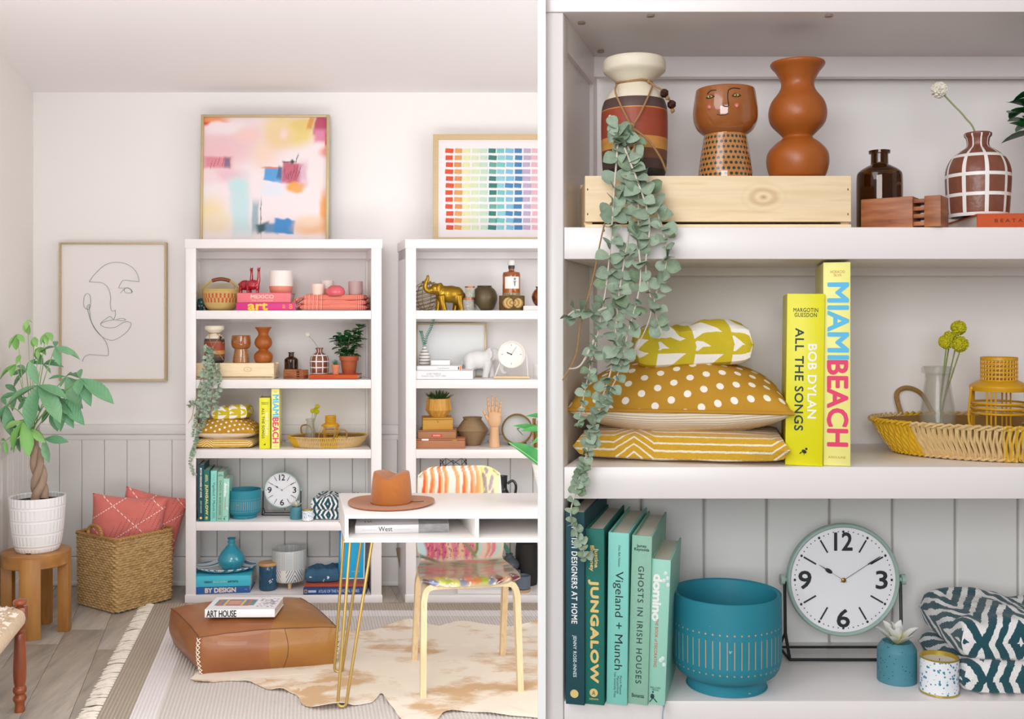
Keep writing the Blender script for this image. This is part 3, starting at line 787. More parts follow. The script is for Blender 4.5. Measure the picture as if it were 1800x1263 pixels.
def ballflower(k, x, y, z, r, px, Y, zz, label, grp):
    t = thing('ball_flower', label, 'flower', near(px, Y, zz), 0, grp)
    B().tube(spline([(-.004 + .003 * k, 0, .012), (x * .3, y * .4, .08), (x, y, z - r * .8)]), .0012, 6).put('stem', mat('flower_stem', '7d8a50', .6), t)
    b = B().ball((x, y, z), r * .9, 14, 10); rr = random.Random(k)
    for q in range(110):
        c_ = rr.uniform(-1, 1); a = rr.uniform(0, 2 * PI); s_ = math.sqrt(1 - c_ * c_); b.ball((x + r * .88 * s_ * math.cos(a), y + r * .88 * s_ * math.sin(a), z + r * .88 * c_), r * .17, 5, 4)
    b.put('flower_head', crs, t); return t
GB = 'yellow ball flowers in the glass bottle'
bf = [ballflower(0, .036, .004, .1985, .0122, 1648, 1.665, ZTR, 'topmost yellow ball flower in the glass bottle, close-up half', None),
      ballflower(1, .0125, -.004, .176, .0118, 1648, 1.665, ZTR, 'left yellow ball flower in the glass bottle, close-up half', None),
      ballflower(2, .034, -.006, .1725, .0132, 1648, 1.665, ZTR, 'lower right yellow ball flower in the glass bottle, close-up half', None),
      ballflower(3, .024, .010, .183, .0105, 1648, 1.665, ZTR, 'hindmost yellow ball flower, half hidden in the bunch, close-up half', None)]
for q, s_ in zip(bf, ('topmost', 'left', 'lower right', 'hindmost')): far(q, 545.5, 5.33, LZ[2] + .009, s_ + ' yellow ball flower in the bottle of the far bookcase')
lan = mat('mustard_enamel', 'd09a1c', .35)
def lantern():
    t = thing('lantern', 'mustard metal cage lantern with perforated cap in the tray, close-up half', 'lantern', near(1756, 1.672, ZTR)); t.scale = (1.1, 1.1, 1.37)
    b = B().lathe([(0, 0), (.036, 0), (.0365, .003), (0, .004)], 40); b.put('base', lan, t)
    b = B().lathe(smooth_prof([(.0395, .070), (.0405, .074), (.040, .0765), (.034, .080), (.027, .0825)], 4) + [(.0255, .0825), (.033, .077), (.037, .072)], 40); b.put('shoulder', lan, t)
    b = B()
    for z in (.0825, .0875, .0925, .0975, .1025, .1075, .109): b.tube([(.0245 * math.sin(2 * PI * k / 40), -.0245 * math.cos(2 * PI * k / 40), z) for k in range(40)], .0014, 6, True)
    for k in range(30):
        a = 2 * PI * k / 30; b.tube([(.0245 * math.sin(a), -.0245 * math.cos(a), .0825), (.0245 * math.sin(a), -.0245 * math.cos(a), .109)], .0012, 5)
    b.put('perforated_cap', lan, t)
    for g in range(4):
        b = B()
        for d in (-.16, 0, .16):
            a = g * PI / 2 - .72 + d; b.tube([(.0375 * math.sin(a), -.0375 * math.cos(a), .002), (.0375 * math.sin(a), -.0375 * math.cos(a), .073)], .0013, 6)
        b.put('cage_bars', lan, t)
    for z in (.012, .018, .024, .044, .05, .056): B().tube([(.0392 * math.sin(2 * PI * k / 48), -.0392 * math.cos(2 * PI * k / 48), z) for k in range(48)], .0013, 6, True).put('ring', lan, t)
    for sgn in (-1, 1): B().ball((sgn * .041, 0, .073), .003, 8, 6).put('pivot', lan, t)
    B().tube(spline([(-.0415, 0, .073), (-.052, -.02, .03), (-.03, -.046, .006), (.014, -.047, .008), (.034, -.042, .03), (.0415, 0, .073)], 8), .0016, 6).put('bail_handle', lan, t)
    return t
la = lantern()
far(la, 581, 5.33, LZ[2] + .009, 'mustard metal cage lantern in the tray of the far bookcase')
yd = mat('yellow_green_dots', lambda P: P.mix('d8b93c', '2f6b45', (P.vor(70, rnd=.3)).lt(.34)), .4)
t = thing('dotted_cup', 'small yellow cup with dark green dots at the right edge of the tray', 'cup', near(1832, 1.64, ZTR)); B().lathe([(0, 0), (.026, 0), (.030, .045), (.028, .045), (.025, .004), (0, .004)], 32).put('cup', yd, t)
far(t, 599, 5.31, LZ[2] + .009, 'small yellow cup with green dots behind the tray handle of the far bookcase')
# ================================================================ lower shelf of the near bookcase
def cloth_cover(h, h2=None): return mat('cloth_cover', lambda P: P.mix(h, h2 or h, P.noise(260, 2)), .7, bump=lambda P: P.noise(700, 1), bs=.1)
teal_d = cloth_cover('1d4f58', '19454e'); green_ = cloth_cover('1f7468', '1a695e'); aqua = mat('aqua_cover', '83cfc2', .5)
sage = cloth_cover('96c4ae', '8ab8a2'); mint = mat('mint_cover', '9ad3bf', .5)
redp = mat('red_print', 'd0604e', .6); bronze_p = mat('dark_title_print', '27413f', .6)
YBK = 1.527
def spinebook(px, m, th, h, d, label, lean=0, dy=0):
    return ubook('book', label, m, th, h, d, near(px, YBK + dy, Z3), NR, lean)
k1 = spinebook(1011, teal_d, .0285, .287, .205, 'dark teal book lettered BRITISH DESIGNERS AT HOME, first in the close-up row')
L(k1, 'BRITISH DESIGNERS AT HOME', -.001, .196, .150, .0085, WHT, 0, DOWN, .012, 1.12)
L(k1, 'JENNY ROSE-INNES', -.001, .0725, .062, .0065, mat('pale_blue_print', 'cfdde0', .6), 0, DOWN, .01, 1.12)
B().lathe([(0, 0), (.0062, 0)], 20, M=Matrix.Rotation(PI / 2, 4, 'X')).xf(Matrix.Translation((-.001, -.001, .0165))).put('emblem', GOLD, k1)
k2 = spinebook(1045, green_, .029, .262, .205, 'green book with bold gold lettering, second in the close-up row')
L(k2, 'JUNGALOW', -.0015, .1095, .152, .0145, GOLD, 0, DOWN, .03, 1.1)
L(k2, 'Justina\nBlakeney', -.001, .218, .038, .0135, GOLD, 0, DOWN, .02, 1)
B().lathe([(0, 0), (.0062, 0)], 20, M=Matrix.Rotation(PI / 2, 4, 'X')).xf(Matrix.Translation((-.001, -.001, .018))).put('emblem', GOLD, k2)
L(k2, 'A', -.001, .018, .005, .006, green_, .002, 0, .005); L(k2, 'ABRAMS', -.001, .0085, .014, .0026, GOLD, 0, 0)
k3 = spinebook(1084, aqua, .031, .2565, .215, 'aqua book with thin dark lettering, third in the close-up row', .012)
L(k3, 'Vigeland + Munch', 0, .1255, .147, .0155, BLK, 0, DOWN, 0, 1)
L(k3, 'Otto Bak Nielsen', .0015, .222, .032, .0035, BLK, 0, DOWN); L(k3, 'Munch Museum\nMercatorfonds\nYale University Press', .001, .030, .038, .013, BLK, 0, DOWN)
k4 = spinebook(1121, sage, .030, .252, .20, 'sage book lettered GHOSTS IN IRISH HOUSES, fourth in the close-up row', .026, .001)
L(k4, 'GHOSTS IN IRISH HOUSES', 0, .119, .175, .0085, bronze_p, 0, DOWN, .006, 1.2)
L(k4, 'James\nReynolds', 0, .2335, .022, .011, bronze_p, 0, 0, .01); L(k4, 'Bonanza', 0, .0135, .018, .0055, bronze_p, 0, 0, .01)
k5 = spinebook(1151, mint, .030, .217, .165, 'short mint book with white lettering, beside the teal pot in the close-up row', .042, .001)
L(k5, 'domino', -.003, .1595, .069, .0125, WHT, 0, DOWN, .03, .95)
L(k5, 'THE BOOK of DECORATING', -.002, .092, .072, .0045, redp, 0, DOWN, .008, 1.05); L(k5, 'MELCHER\nMEDIA', 0, .0235, .015, .006, DARKG, 0)
B().ball((-.004, -.0008, .012), (.003, .0004, .004), 8, 6).tube([(-.004, -.0008, .008), (-.008, -.0008, .003)], .0007, 5).tube([(-.002, -.0008, .009), (.003, -.0008, .004)], .0007, 5).ball((-.0035, -.0008, .0185), (.0014, .0004, .0014), 8, 6).put('emblem', bronze_p, k5)
fw = mat('white_flower_print', 'd7e6e4', .5); rs = random.Random(3); 
for z, x in ((.197, .008), (.19, .011), (.186, .006), (.07, .009), (.061, .011), (.067, .006), (.18, .012)): B().ball((x, -.0009, z), (.0028, .0004, .0034), 8, 6).put('flower_print', fw, k5)
B().tube(spline([(.014, .0, .0005), (.0145, -.012, .0005), (.014, -.018, -.012), (.017, -.0185, -.05)]), .0012, 5, flat=.4).put('ribbon', mat('grey_ribbon', '8fa3ad', .7), k5)
FB = [(353.5, .16), (363.5, .16), (375, .16), (386, .16), (395.5, .16)]
for kb, (px, rz), nm in zip((k1, k2, k3, k4, k5), FB, ('dark teal book lettered BRITISH DESIGNERS AT HOME', 'green book with bold gold lettering', 'aqua book with thin dark lettering', 'sage book lettered GHOSTS IN IRISH HOUSES', 'short mint book with white lettering')):
    q = far(kb, px, 5.22, LZ[3], nm + ' in the far bookcase'); q.rotation_euler = (0, kb.rotation_euler[1] * .8, rz)

# ---- teal pot
def tealfn(P):
    u = P.th * 7.8
    line = ((u.fr() - .5).ab().lt(.055)) * P.z.gt(.049) * P.z.lt(.091)
    du = (P.th * 7.8).fr() - .5
    d1 = ((P.z - .1005) * 100); d2 = ((P.z - .0395) * 100)
    dots = (((du * du * 1.2 + d1 * d1).lt(.018))).mx((du * du * 1.2 + d2 * d2).lt(.018))
    base = P.mix(P.mix('2b8a9c', '237b8f', P.noise(22, 4)), 'cfe0dc', (P.noise(48, 5, rough=.7).gt(.7)) * .5)
    return P.mix(base, 'c9a27c', line.mx(dots))
tealm = mat('teal_matte_glaze', tealfn, .6)
tp = smooth_prof([(.0, 0), (.058, 0), (.061, .003), (.062, .014), (.066, .018), (.0775, .026), (.0835, .040), (.0848, .06), (.0848, .138), (.0835, .1445)], 3) + [(.081, .146), (.0775, .1445), (.0765, .138), (.0765, .04), (.06, .02), (0, .018)]
t = thing('teal_planter', 'empty teal planter with incised lines and dots beside the books, close-up half', 'planter', near(1277, 1.615, Z3)); B().lathe(tp, 64).put('body', tealm, t)
far(t, 429.5, 5.33, LZ[3], 'empty teal planter with incised lines in the far bookcase')

# ---- desk clock on a wire stand
clk = mat('sage_enamel', '9db5ab', .4); face_m = mat('clock_face', 'efedf0', .6); num_m = mat('clock_print', '2b2f31', .6); brass = mat('brass', 'b08a48', .35, .9)
def clock():
    t = thing('table_clock', 'round pale green table clock on a black wire stand, close-up half', 'clock', near(1481, 1.752, Z3))
    zc = .1296; r = .0955; RX = Matrix.Translation((0, 0, zc)) @ Matrix.Rotation(PI / 2, 4, 'X')
    B().lathe(smooth_prof([(r - .0065, .003), (r - .0055, .0065), (r - .003, .009), (r, .007), (r + .001, 0), (r - .001, -.007)], 4) + [(r - .006, -.012), (0, -.012)], 64, M=RX).put('case', clk, t)
    B().lathe([(0, .0035), (r - .006, .0035)], 56, M=RX).put('face', face_m, t)
    yf = -.0042
    P = lambda a, q: (q * math.sin(R(a)), yf, zc + q * math.cos(R(a)))
    for s_, a, wd in (('12', 0, .030), ('3', 90, .019), ('6', 180, .021), ('9', 270, .021)):
        x, _, z = P(a, .0655); text(s_, wd, .030, num_m, t, FR(x, yf, z), 'numeral', .012)
    for a in (30, 60, 120, 150, 210, 240, 300, 330):
        B().tube([P(a, .054), P(a, .078)], .0014, 6, flat=1).put('hour_mark', num_m, t)
    b = B(); rr = random.Random(1)
    for k in range(60): b.ball(P(6 * k, .0825 + (rr.random() - .5) * .001), (.0011 if k % 5 else .0024, .0004, .0011 if k % 5 else .0024), 6, 4)
    b.put('minute_track', num_m, t)
    yf = -.0062
    B().tube([P(-58, -.006), P(-58, .030), P(-58, .034), P(-58, .050)], [.0009, .0009, .004, .0007], 6, flat=.25).put('hour_hand', num_m, t)
    B().tube([P(57, -.006), P(57, .048), P(57, .052), P(57, .072), P(57, .0745)], [.0009, .0009, .0028, .0016, .001], 6, flat=.25).put('minute_hand', num_m, t)
    B().ball(P(-58, .030), (.007, .0008, .0035), 12, 6, Matrix.Rotation(R(-32), 4, 'Y').inverted()).put('hour_hand_spade', num_m, t)
    B().ball((0, -.0065, zc), (.0042, .002, .0042), 16, 8).put('hub', brass, t)
    for s in (-1, 1):
        B().lathe([(0, 0), (.0035, 0), (.004, .004), (.0085, .0045), (.009, .011), (0, .0125)], 20, M=Matrix.Translation((s * r, 0, zc)) @ Matrix.Rotation(s * PI / 2, 4, 'Y')).put('knob', clk, t)
    x = r + .0035; b = B()
    for s in (-1, 1): b.tube([(s * x, 0, zc), (s * x, -.004, .04), (s * x, -.032, .0035)], .0028, 8).tube([(s * x, -.004, .04), (s * x, .034, .0035)], .0022, 8)
    b.tube([(-x, -.032, .0028), (x, -.032, .0028)], .0026, 8).tube([(-x, .034, .0028), (x, .034, .0028)], .0022, 8)
    for s in (-1, 1): b.tube([(s * x, -.032, .0028), (s * x, .034, .0028)], .0022, 8)
    b.put('wire_stand', BLACK, t); return t
ck = clock()
far(ck, 496, 5.40, LZ[3], 'round pale green table clock on a wire stand in the far bookcase')

# ---- speckled bud vase with succulent flower, candle tin
spk_m = mat('speckled_teal', lambda P: P.mix('4b8694', '1e3a44', P.vor(210, rnd=1).lt(.19) * P.noise(60).gt(.47)), .5)
bud = smooth_prof([(.0295, 0), (.0302, .003), (.0302, .043), (.029, .052), (.0235, .061)], 4) + [(.0215, .062), (.02, .058), (.0, .052)]
t = thing('bud_vase', 'small speckled teal vase with a pale succulent flower, close-up half', 'vase', near(1576.5, 1.632, Z3)); B().lathe(bud, 40).put('body', spk_m, t)
pet = leafmesh('petal', mat('pale_petal', lambda P: P.mix('d8d27a', 'dfe0dc', (P.x - .1) * 1.6), .6), [(0, .05), (.2, .12), (.5, .2), (.75, .18), (.92, .09), (1, .01)], fold=.35, droop=-.12)
for k, (a, e, l_) in enumerate([(0, .55, .044), (1.05, .8, .04), (2.1, .75, .042), (3.1, .6, .044), (4.0, .5, .036), (5.3, .5, .038), (.5, 1.2, .04), (2.6, 1.2, .038), (4.7, 1.1, .034), (3.6, .9, .038)]):
    d = V((math.cos(a) * math.cos(e), math.sin(a) * math.cos(e), math.sin(e))); put('petal', pet, t, M=orient((0, 0, .055), V((0, 0, .055)) + d * l_, l_ * 1.05))
far(t, 520.5, 5.29, LZ[3], 'small teal vase with a pale flower in front of the clock in the far bookcase')
ter = mat('terrazzo_paper', lambda P: P.mix('eceef2', P.mix('3f7fb0', '2f9aa6', P.vor(190, out='Color')), P.vor(190).lt(.36) * P.noise(90).gt(.42)), .5)
t = thing('candle_tin', 'candle tin in white terrazzo-print paper beside the bud vase, close-up half', 'candle', near(1651, 1.582, Z3))
B().lathe([(.0272, .0012), (.0285, .0015), (.0285, .0525), (.0278, .053)], 40).put('tin', ter, t)
gold_rim = mat('gold_rim', 'c8ad45', .3, .7)
B().lathe([(0, 0), (.0292, 0), (.0292, .0025), (.0285, .0025)], 40).put('foot_rim', gold_rim, t)
B().lathe([(.0286, .0525), (.0286, .0545), (.0266, .0545), (.0262, .046)], 40).put('top_rim', gold_rim, t)
B().lathe([(.0265, .048), (.01, .0475), (0, .0475)], 32).put('wax', mat('candle_wax', 'e9e0cf', .5), t)
B().tube([(0, 0, .047), (.0008, 0, .051)], .0006, 5).put('wick', num_m, t)
far(t, 541, 5.24, LZ[3], 'white patterned candle tin in front of the clock in the far bookcase')
# ---- folded towels
def ikfn(P):
    px_, py_, ps = P.pc()
    a = (px_ * 8.5 + .3).pp(.5) * 1.25 + py_ * 5 + P.noise(38, 3) * .10 + P.noise(240, 2, (1, 1, .12)) * .06
    return P.mix(P.mix('1f5560', '174650', P.noise(200, 2)), 'ece9e8', (a * 4.0).fr().gt(.56))
ik = mat('ikat_terry', ikfn, .9, bump=lambda P: P.noise(420, 2), bs=.6, sheen=.2)
def towel(name, label, loc, h, w_, seed, rz):
    t = thing(name, label, 'towel', loc, rz); b = B(); n = 1; b.bm.loops.layers.float_vector.new('pc')
    for k in range(n):
        q = B(); clothf(q, w_ * (1 - .03 * k), .2 - .008 * k, h / n * 1.04, seed + k * 3.1, 40)
        me = q.mesh('x', None); 
        me.transform(Matrix.Translation((.006 * k, .004 * k, k * h / n * .98))); b.bm.from_mesh(me); bpy.data.meshes.remove(me)
    b.put('terry_cloth', ik, t); return t
tw1 = towel('folded_towel', 'lower folded towel with teal and white ikat pattern, close-up half', near(1793, 1.650, Z3), .046, .255, 2.2, -.05)
tw2 = towel('folded_towel', 'upper folded towel with teal and white ikat pattern, close-up half', near(1789, 1.655, Z3 + .047), .064, .25, 7.9, -.07)
far(tw1, 595, 5.345, LZ[3], 'lower folded ikat towel in the far bookcase, half behind the desk'); far(tw2, 594, 5.345, LZ[3] + .047, 'upper folded ikat towel in the far bookcase, half behind the desk')

# ---- eucalyptus hung from the banded vase
KN = at(1110, 222, 1.562)
def ep(px, py, Y): return at(px, py, Y) - KN
eu = thing('eucalyptus_bunch', 'dried eucalyptus bunch tied with twine to the banded vase, trailing over shelves, close-up half', 'plant', KN)
paths = [[(1083, 212, 1.553), (1110, 300, 1.55), (1106, 400, 1.520), (1088, 520, 1.512), (1076, 640, 1.508), (1052, 720, 1.508), (1024, 830, 1.505), (1003, 900, 1.50), (1018, 945, 1.498), (1029, 978, 1.498)],
         [(1092, 232, 1.55), (1136, 330, 1.548), (1164, 400, 1.522), (1171, 465, 1.515), (1150, 530, 1.512), (1163, 585, 1.51)],
         [(1088, 228, 1.546), (1080, 330, 1.535), (1075, 400, 1.516), (1066, 500, 1.51), (1048, 600, 1.508), (1036, 650, 1.507), (1015, 750, 1.505)],
         [(1095, 230, 1.546), (1120, 320, 1.54), (1122, 420, 1.512), (1125, 500, 1.51), (1100, 600, 1.508), (1085, 660, 1.506), (1045, 740, 1.505), (1030, 800, 1.503), (1012, 860, 1.50)],
         [(1066, 540, 1.506), (1040, 548, 1.503), (1012, 545, 1.50), (993, 560, 1.50)],
         [(1098, 260, 1.54), (1140, 380, 1.515), (1135, 470, 1.508), (1145, 545, 1.508), (1120, 610, 1.506)],
         [(1048, 590, 1.505), (1022, 640, 1.503), (1000, 648, 1.50)]]
stm = mat('grey_twig', 'd2c6b8', .8); sb = B(); rr = random.Random(11); spots = []
for i, p in enumerate(paths):
    pts = spline([ep(*q) for q in p], 8); ln = len(pts)
    sb.tube(pts, [.0019 - .0011 * k / ln for k in range(ln)], 5)
    acc = 0
    for k in range(1, ln):
        acc += (pts[k] - pts[k - 1]).length; f = k / ln
        py = p[0][1] + (p[-1][1] - p[0][1]) * f
        size = .0235 - .0115 * min(max((py - 300) / 500, 0), 1)
        if acc > size * .60: acc = 0; spots.append((pts[k], (pts[k] - pts[k - 1]).normalized(), size))
sb.put('stems', stm, eu)
eum = mat('eucalyptus_leaf', lambda P: P.mix(P.mix('8fa592', '577264', P.rnd()), P.mix('a9b9a0', '93a578', P.rnd() * 3 - 2), P.noise(2.5, 2)), .65)
rd = leafmesh('leaf', eum, [(0, .03), (.08, .2), (.25, .42), (.48, .53), (.7, .47), (.88, .28), (1, .04)], fold=.22, droop=.12)
rd2 = leafmesh('leaf', eum, [(0, .03), (.08, .2), (.25, .42), (.48, .53), (.7, .47), (.88, .28), (1, .04)], fold=-.18, droop=-.2)
nl = 0
for p, tg, sz in spots:
    if nl > 290: break
    a = rr.uniform(0, 2 * PI)
    for s in (0, PI):
        q = tg.orthogonal().normalized(); q.rotate(Quaternion(tg, a + s + rr.uniform(-.4, .4)))
        if q.y > .25: q.y *= -.4
        d = (q + tg * rr.uniform(.0, .6) + V((0, -.15, 0))).normalized(); L_ = sz * rr.uniform(.8, 1.2)
        up = V((rr.uniform(-.6, .6), -1, rr.uniform(-.2, 1.0)))
        put('leaf', rd if rr.random() < .5 else rd2, eu, M=orient(p, p + d * L_, L_ * rr.uniform(.85, 1.05), up)); nl += 1
# curled dry leaves at the cut end
for k in range(9):
    p = ep(1070 + k * 5, 205 + (k * 11) % 45, 1.548); d = V((rr.uniform(-.5, .9), -.3, rr.uniform(-.9, .5))).normalized()
    put('leaf', rd, eu, M=orient(p, p + d * .024, .017, (0, -1, .4), rr.uniform(-.5, .5)))
b = B().tube([ep(1071, 203, 1.556), ep(1090, 228, 1.551)], .0022, 6); b.put('cut_stem', stm, eu)
tb = B()
tb.tube(spline([ep(1084, 148, 1.600), ep(1082, 163, 1.577), ep(1096, 195, 1.566), ep(1110, 222, 1.561)]), .0015, 6)
tb.tube(spline([ep(1146, 152, 1.600), ep(1140, 168, 1.576), ep(1125, 200, 1.566), ep(1111, 222, 1.561)]), .0015, 6)
tb.tube(spline([ep(1111, 224, 1.556), ep(1138, 245, 1.554), ep(1160, 275, 1.558), ep(1171, 300, 1.566)]), .0017, 6)
tb.tube(spline([ep(1109, 224, 1.556), ep(1092, 240, 1.545), ep(1082, 256, 1.543), ep(1090, 262, 1.55)]), .0019, 6)
tb.tube(spline([ep(1112, 224, 1.555), ep(1115, 260, 1.538), ep(1106, 295, 1.535), ep(1078, 350, 1.532), ep(1061, 400, 1.518), ep(1042, 490, 1.512), ep(1021, 570, 1.51), ep(1012, 625, 1.508), ep(989, 668, 1.507)]), .0013, 6)
tb.ball((0, -.004, 0), .0055, 8, 6).ball((.002, -.005, -.008), .004, 8, 6)
for q in ((1061, 405), (1100, 310), (1074, 358)): tb.ball(ep(*q, 1.524 if q[1] < 370 else 1.517), .0022, 6, 5)
tb.put('twine', TWINE, eu)
far(eu, 374, 5.232, LZ[1] + .0815 + .083, 'dried eucalyptus bunch trailing from the banded vase in the far bookcase')
# ================================================================ wall art
VC = mat('painted_print', lambda P: P.attr(), .7)
gold_fr = mat('champagne_frame', lambda P: P.mix('c9b68f', 'b8a47c', P.noise(40, 2, (1, 1, 6))), .45, .25)
oak_fr = mat('pale_oak_frame', lambda P: P.mix('d3b98f', 'c4a87c', P.noise(30, 3, (1, 1, 8))), .55)
def frame(t, wd, ht, bar, dep, m):
    b = B()
    for s in (-1, 1):
        b.box((s * (wd / 2 - bar / 2), 0, ht / 2), (bar, dep, ht), bev=.001); b.box((0, 0, ht / 2 + s * (ht / 2 - bar / 2)), (wd - 2 * bar, dep, bar), bev=.001)
    b.put('frame', m, t)
s_ = 5.52 / F
wd, ht = 188 * s_, 243 * s_
a1 = thing('framed_line_drawing', 'large framed one-line face drawing hung on the wall above the basket', 'picture', at(199.5, 669, 5.525))
frame(a1, wd, ht, .009, .03, gold_fr)
B().box((0, .005, ht / 2), (wd - .016, .012, ht - .016)).put('paper', mat('ivory_paper', 'ece5e3', .8), a1)
def dl(pts): return [V(((x / 4.51 + 90 - 199.5) * s_, -.0022, (669 - (y / 4.51 + 410)) * s_)) for x, y in pts]
ink_g = mat('green_ink', '4d7472', .7)
for ln in ([(302, 383), (340, 330), (400, 270), (450, 240), (510, 228), (580, 236), (640, 265), (675, 305), (692, 345), (699, 382)],
           [(699, 382), (640, 376), (575, 371), (550, 400), (537, 430), (560, 432), (590, 432)],
           [(302, 383), (350, 386), (400, 390), (440, 415), (462, 455), (473, 510), (470, 560), (482, 615), (512, 605)],
           [(508, 610), (510, 645), (503, 668), (495, 682), (470, 658), (440, 672), (393, 712), (440, 695), (500, 684), (545, 690), (575, 690), (590, 682), (565, 672), (520, 680)],
           [(393, 712), (400, 730), (440, 745), (490, 747), (530, 732), (565, 708), (600, 698), (630, 708), (632, 730), (600, 780), (540, 825), (490, 846), (445, 838), (405, 818), (350, 760), (315, 690), (297, 630), (290, 600)],
           [(300, 575), (310, 640), (312, 670), (330, 720), (370, 780), (405, 818), (435, 860), (452, 910), (455, 945), (447, 968), (400, 966), (340, 961), (300, 960), (270, 975), (255, 995), (250, 1016)],
           [(290, 605), (262, 580), (259, 530), (268, 490), (290, 475), (310, 495), (314, 540), (308, 590), (290, 600), (286, 578), (300, 563), (312, 575)],
           [(550, 472), (575, 445), (600, 430), (630, 440), (645, 465), (620, 472), (590, 468), (580, 445), (600, 432), (632, 445), (640, 470)]):
    p = dl(ln); q = spline(p, 5); B().tube(q, .0019, 6, flat=.4).put('drawn_line', ink_g, a1)
# abstract painting standing on the far left bookcase
YA = 5.44; sa = YA / F
wd, ht = 226 * sa, 226 * sa
a2 = thing('abstract_painting', 'square framed abstract painting in pinks, yellow and blue on top of a bookcase', 'picture', sx(465, YA, 1.8445)); a2.rotation_euler = (R(-2.5), 0, 0)
frame(a2, wd, ht, .014, .035, gold_fr)
ab_ = lambda X, Y: ((X - 180) / 1065, (Y - 165) / 1075)
def sh(kind, X, Y, rx, ry, h, soft=.5, rot=0): u, v = ab_(X, Y); return (kind, u, v, rx, ry, rot, h, soft)
SHP = [sh('e', 450, 380, .34, .16, 'e9c6ca', .7), sh('e', 300, 480, .2, .12, 'eac0c6', .7), sh('e', 700, 470, .1, .12, 'efd3c2', .8), sh('e', 350, 250, .18, .06, 'f0dfe2', .6),
       sh('e', 960, 300, .17, .11, 'e6cd85', .5), sh('e', 820, 250, .12, .09, 'ead2a0', .6), sh('e', 830, 350, .1, .09, 'e9cba0', .6), sh('e', 1040, 230, .1, .06, 'e2c87e', .5), sh('e', 870, 310, .03, .04, 'f0d3cd', .8),
       sh('e', 185, 185, .05, .045, 'e4573a', .3), sh('b', 260, 178, .1, .018, 'ee9a6c', .8), sh('e', 560, 330, .08, .05, 'efc9c4', .8),
       sh('b', 1195, 240, .055, .075, 'b9506a', .25, 8), sh('b', 1105, 215, .02, .045, 'd79a52', .4, 12), sh('b', 1190, 330, .05, .05, 'dd8aa6', .5), sh('b', 1240, 370, .012, .05, 'e5412c', .5), sh('e', 1240, 470, .05, .04, 'ec9c90', .7),
       sh('b', 300, 560, .11, .045, 'de8a95', .35, 2), sh('b', 388, 565, .025, .042, '8b6f8d', .35, 4), sh('e', 390, 670, .13, .05, 'e9bfc7', .8), sh('e', 230, 690, .08, .05, 'efd5da', .7),
       sh('b', 785, 672, .074, .055, '5f9fd8', .12, 10), sh('b', 780, 610, .075, .007, 'e0806f', .5), sh('b', 838, 650, .018, .05, '4d6f94', .4, 8), sh('b', 945, 655, .08, .09, 'c4677a', .16, 7),
       sh('e', 975, 770, .085, .035, 'eba45a', .4, -6), sh('e', 990, 800, .05, .025, 'e9ac68', .5), sh('b', 1040, 650, .03, .08, 'dcb4c4', .8), 
       sh('b', 500, 960, .075, .22, 'c6dee1', .5, -4), sh('e', 480, 760, .06, .05, 'c0dfe3', .6), sh('b', 780, 800, .08, .05, 'e2e3ee', .7),
       sh('b', 632, 1040, .026, .12, '9fb2ba', .4), sh('b', 678, 1050, .0035, .13, '56797e', .5), sh('b', 700, 1130, .05, .035, '3f5f66', .4, -12), sh('b', 770, 1140, .05, .04, '6c93b8', .4), sh('b', 880, 1120, .085, .055, '4a8fcb', .15, 6), sh('e', 905, 1075, .03, .022, '4a8fcb', .3),
       sh('e', 230, 1000, .13, .11, 'ecd8ae', .7), sh('e', 280, 1090, .12, .08, 'eddcc0', .7), sh('e', 1140, 1130, .15, .06, 'f0bf95', .6), sh('e', 1225, 980, .035, .15, 'eda869', .6), sh('e', 1100, 1080, .1, .05, 'f2d4bb', .7)]
rr = random.Random(9)
for k in range(9): SHP.append(sh('b', 885 + k * 16, 650 + rr.uniform(-40, 40), .0025, rr.uniform(.02, .06), '7a4657', .5, 8 + rr.uniform(-6, 6)))
for k in range(5): SHP.append(sh('b', 250 + k * 34, 570 + rr.uniform(-30, 30), .0022, .03, '8a5a72', .6, 14))
SHP += [sh('b', 985, 520, .003, .035, '48645f', .5, 14), sh('b', 950, 552, .012, .015, '3f5550', .5, 40), sh('b', 900, 555, .03, .004, '5a5a62', .5)]
canvas('canvas', wd - .026, ht - .026, 190, 190, 'efe1e2', SHP, VC, a2, FR(0, -.004, ht / 2), warp=.012)
B().box((0, .006, ht / 2), (wd - .02, .018, ht - .02)).put('backing', mat('canvas_side', '4c4a48', .8), a2)
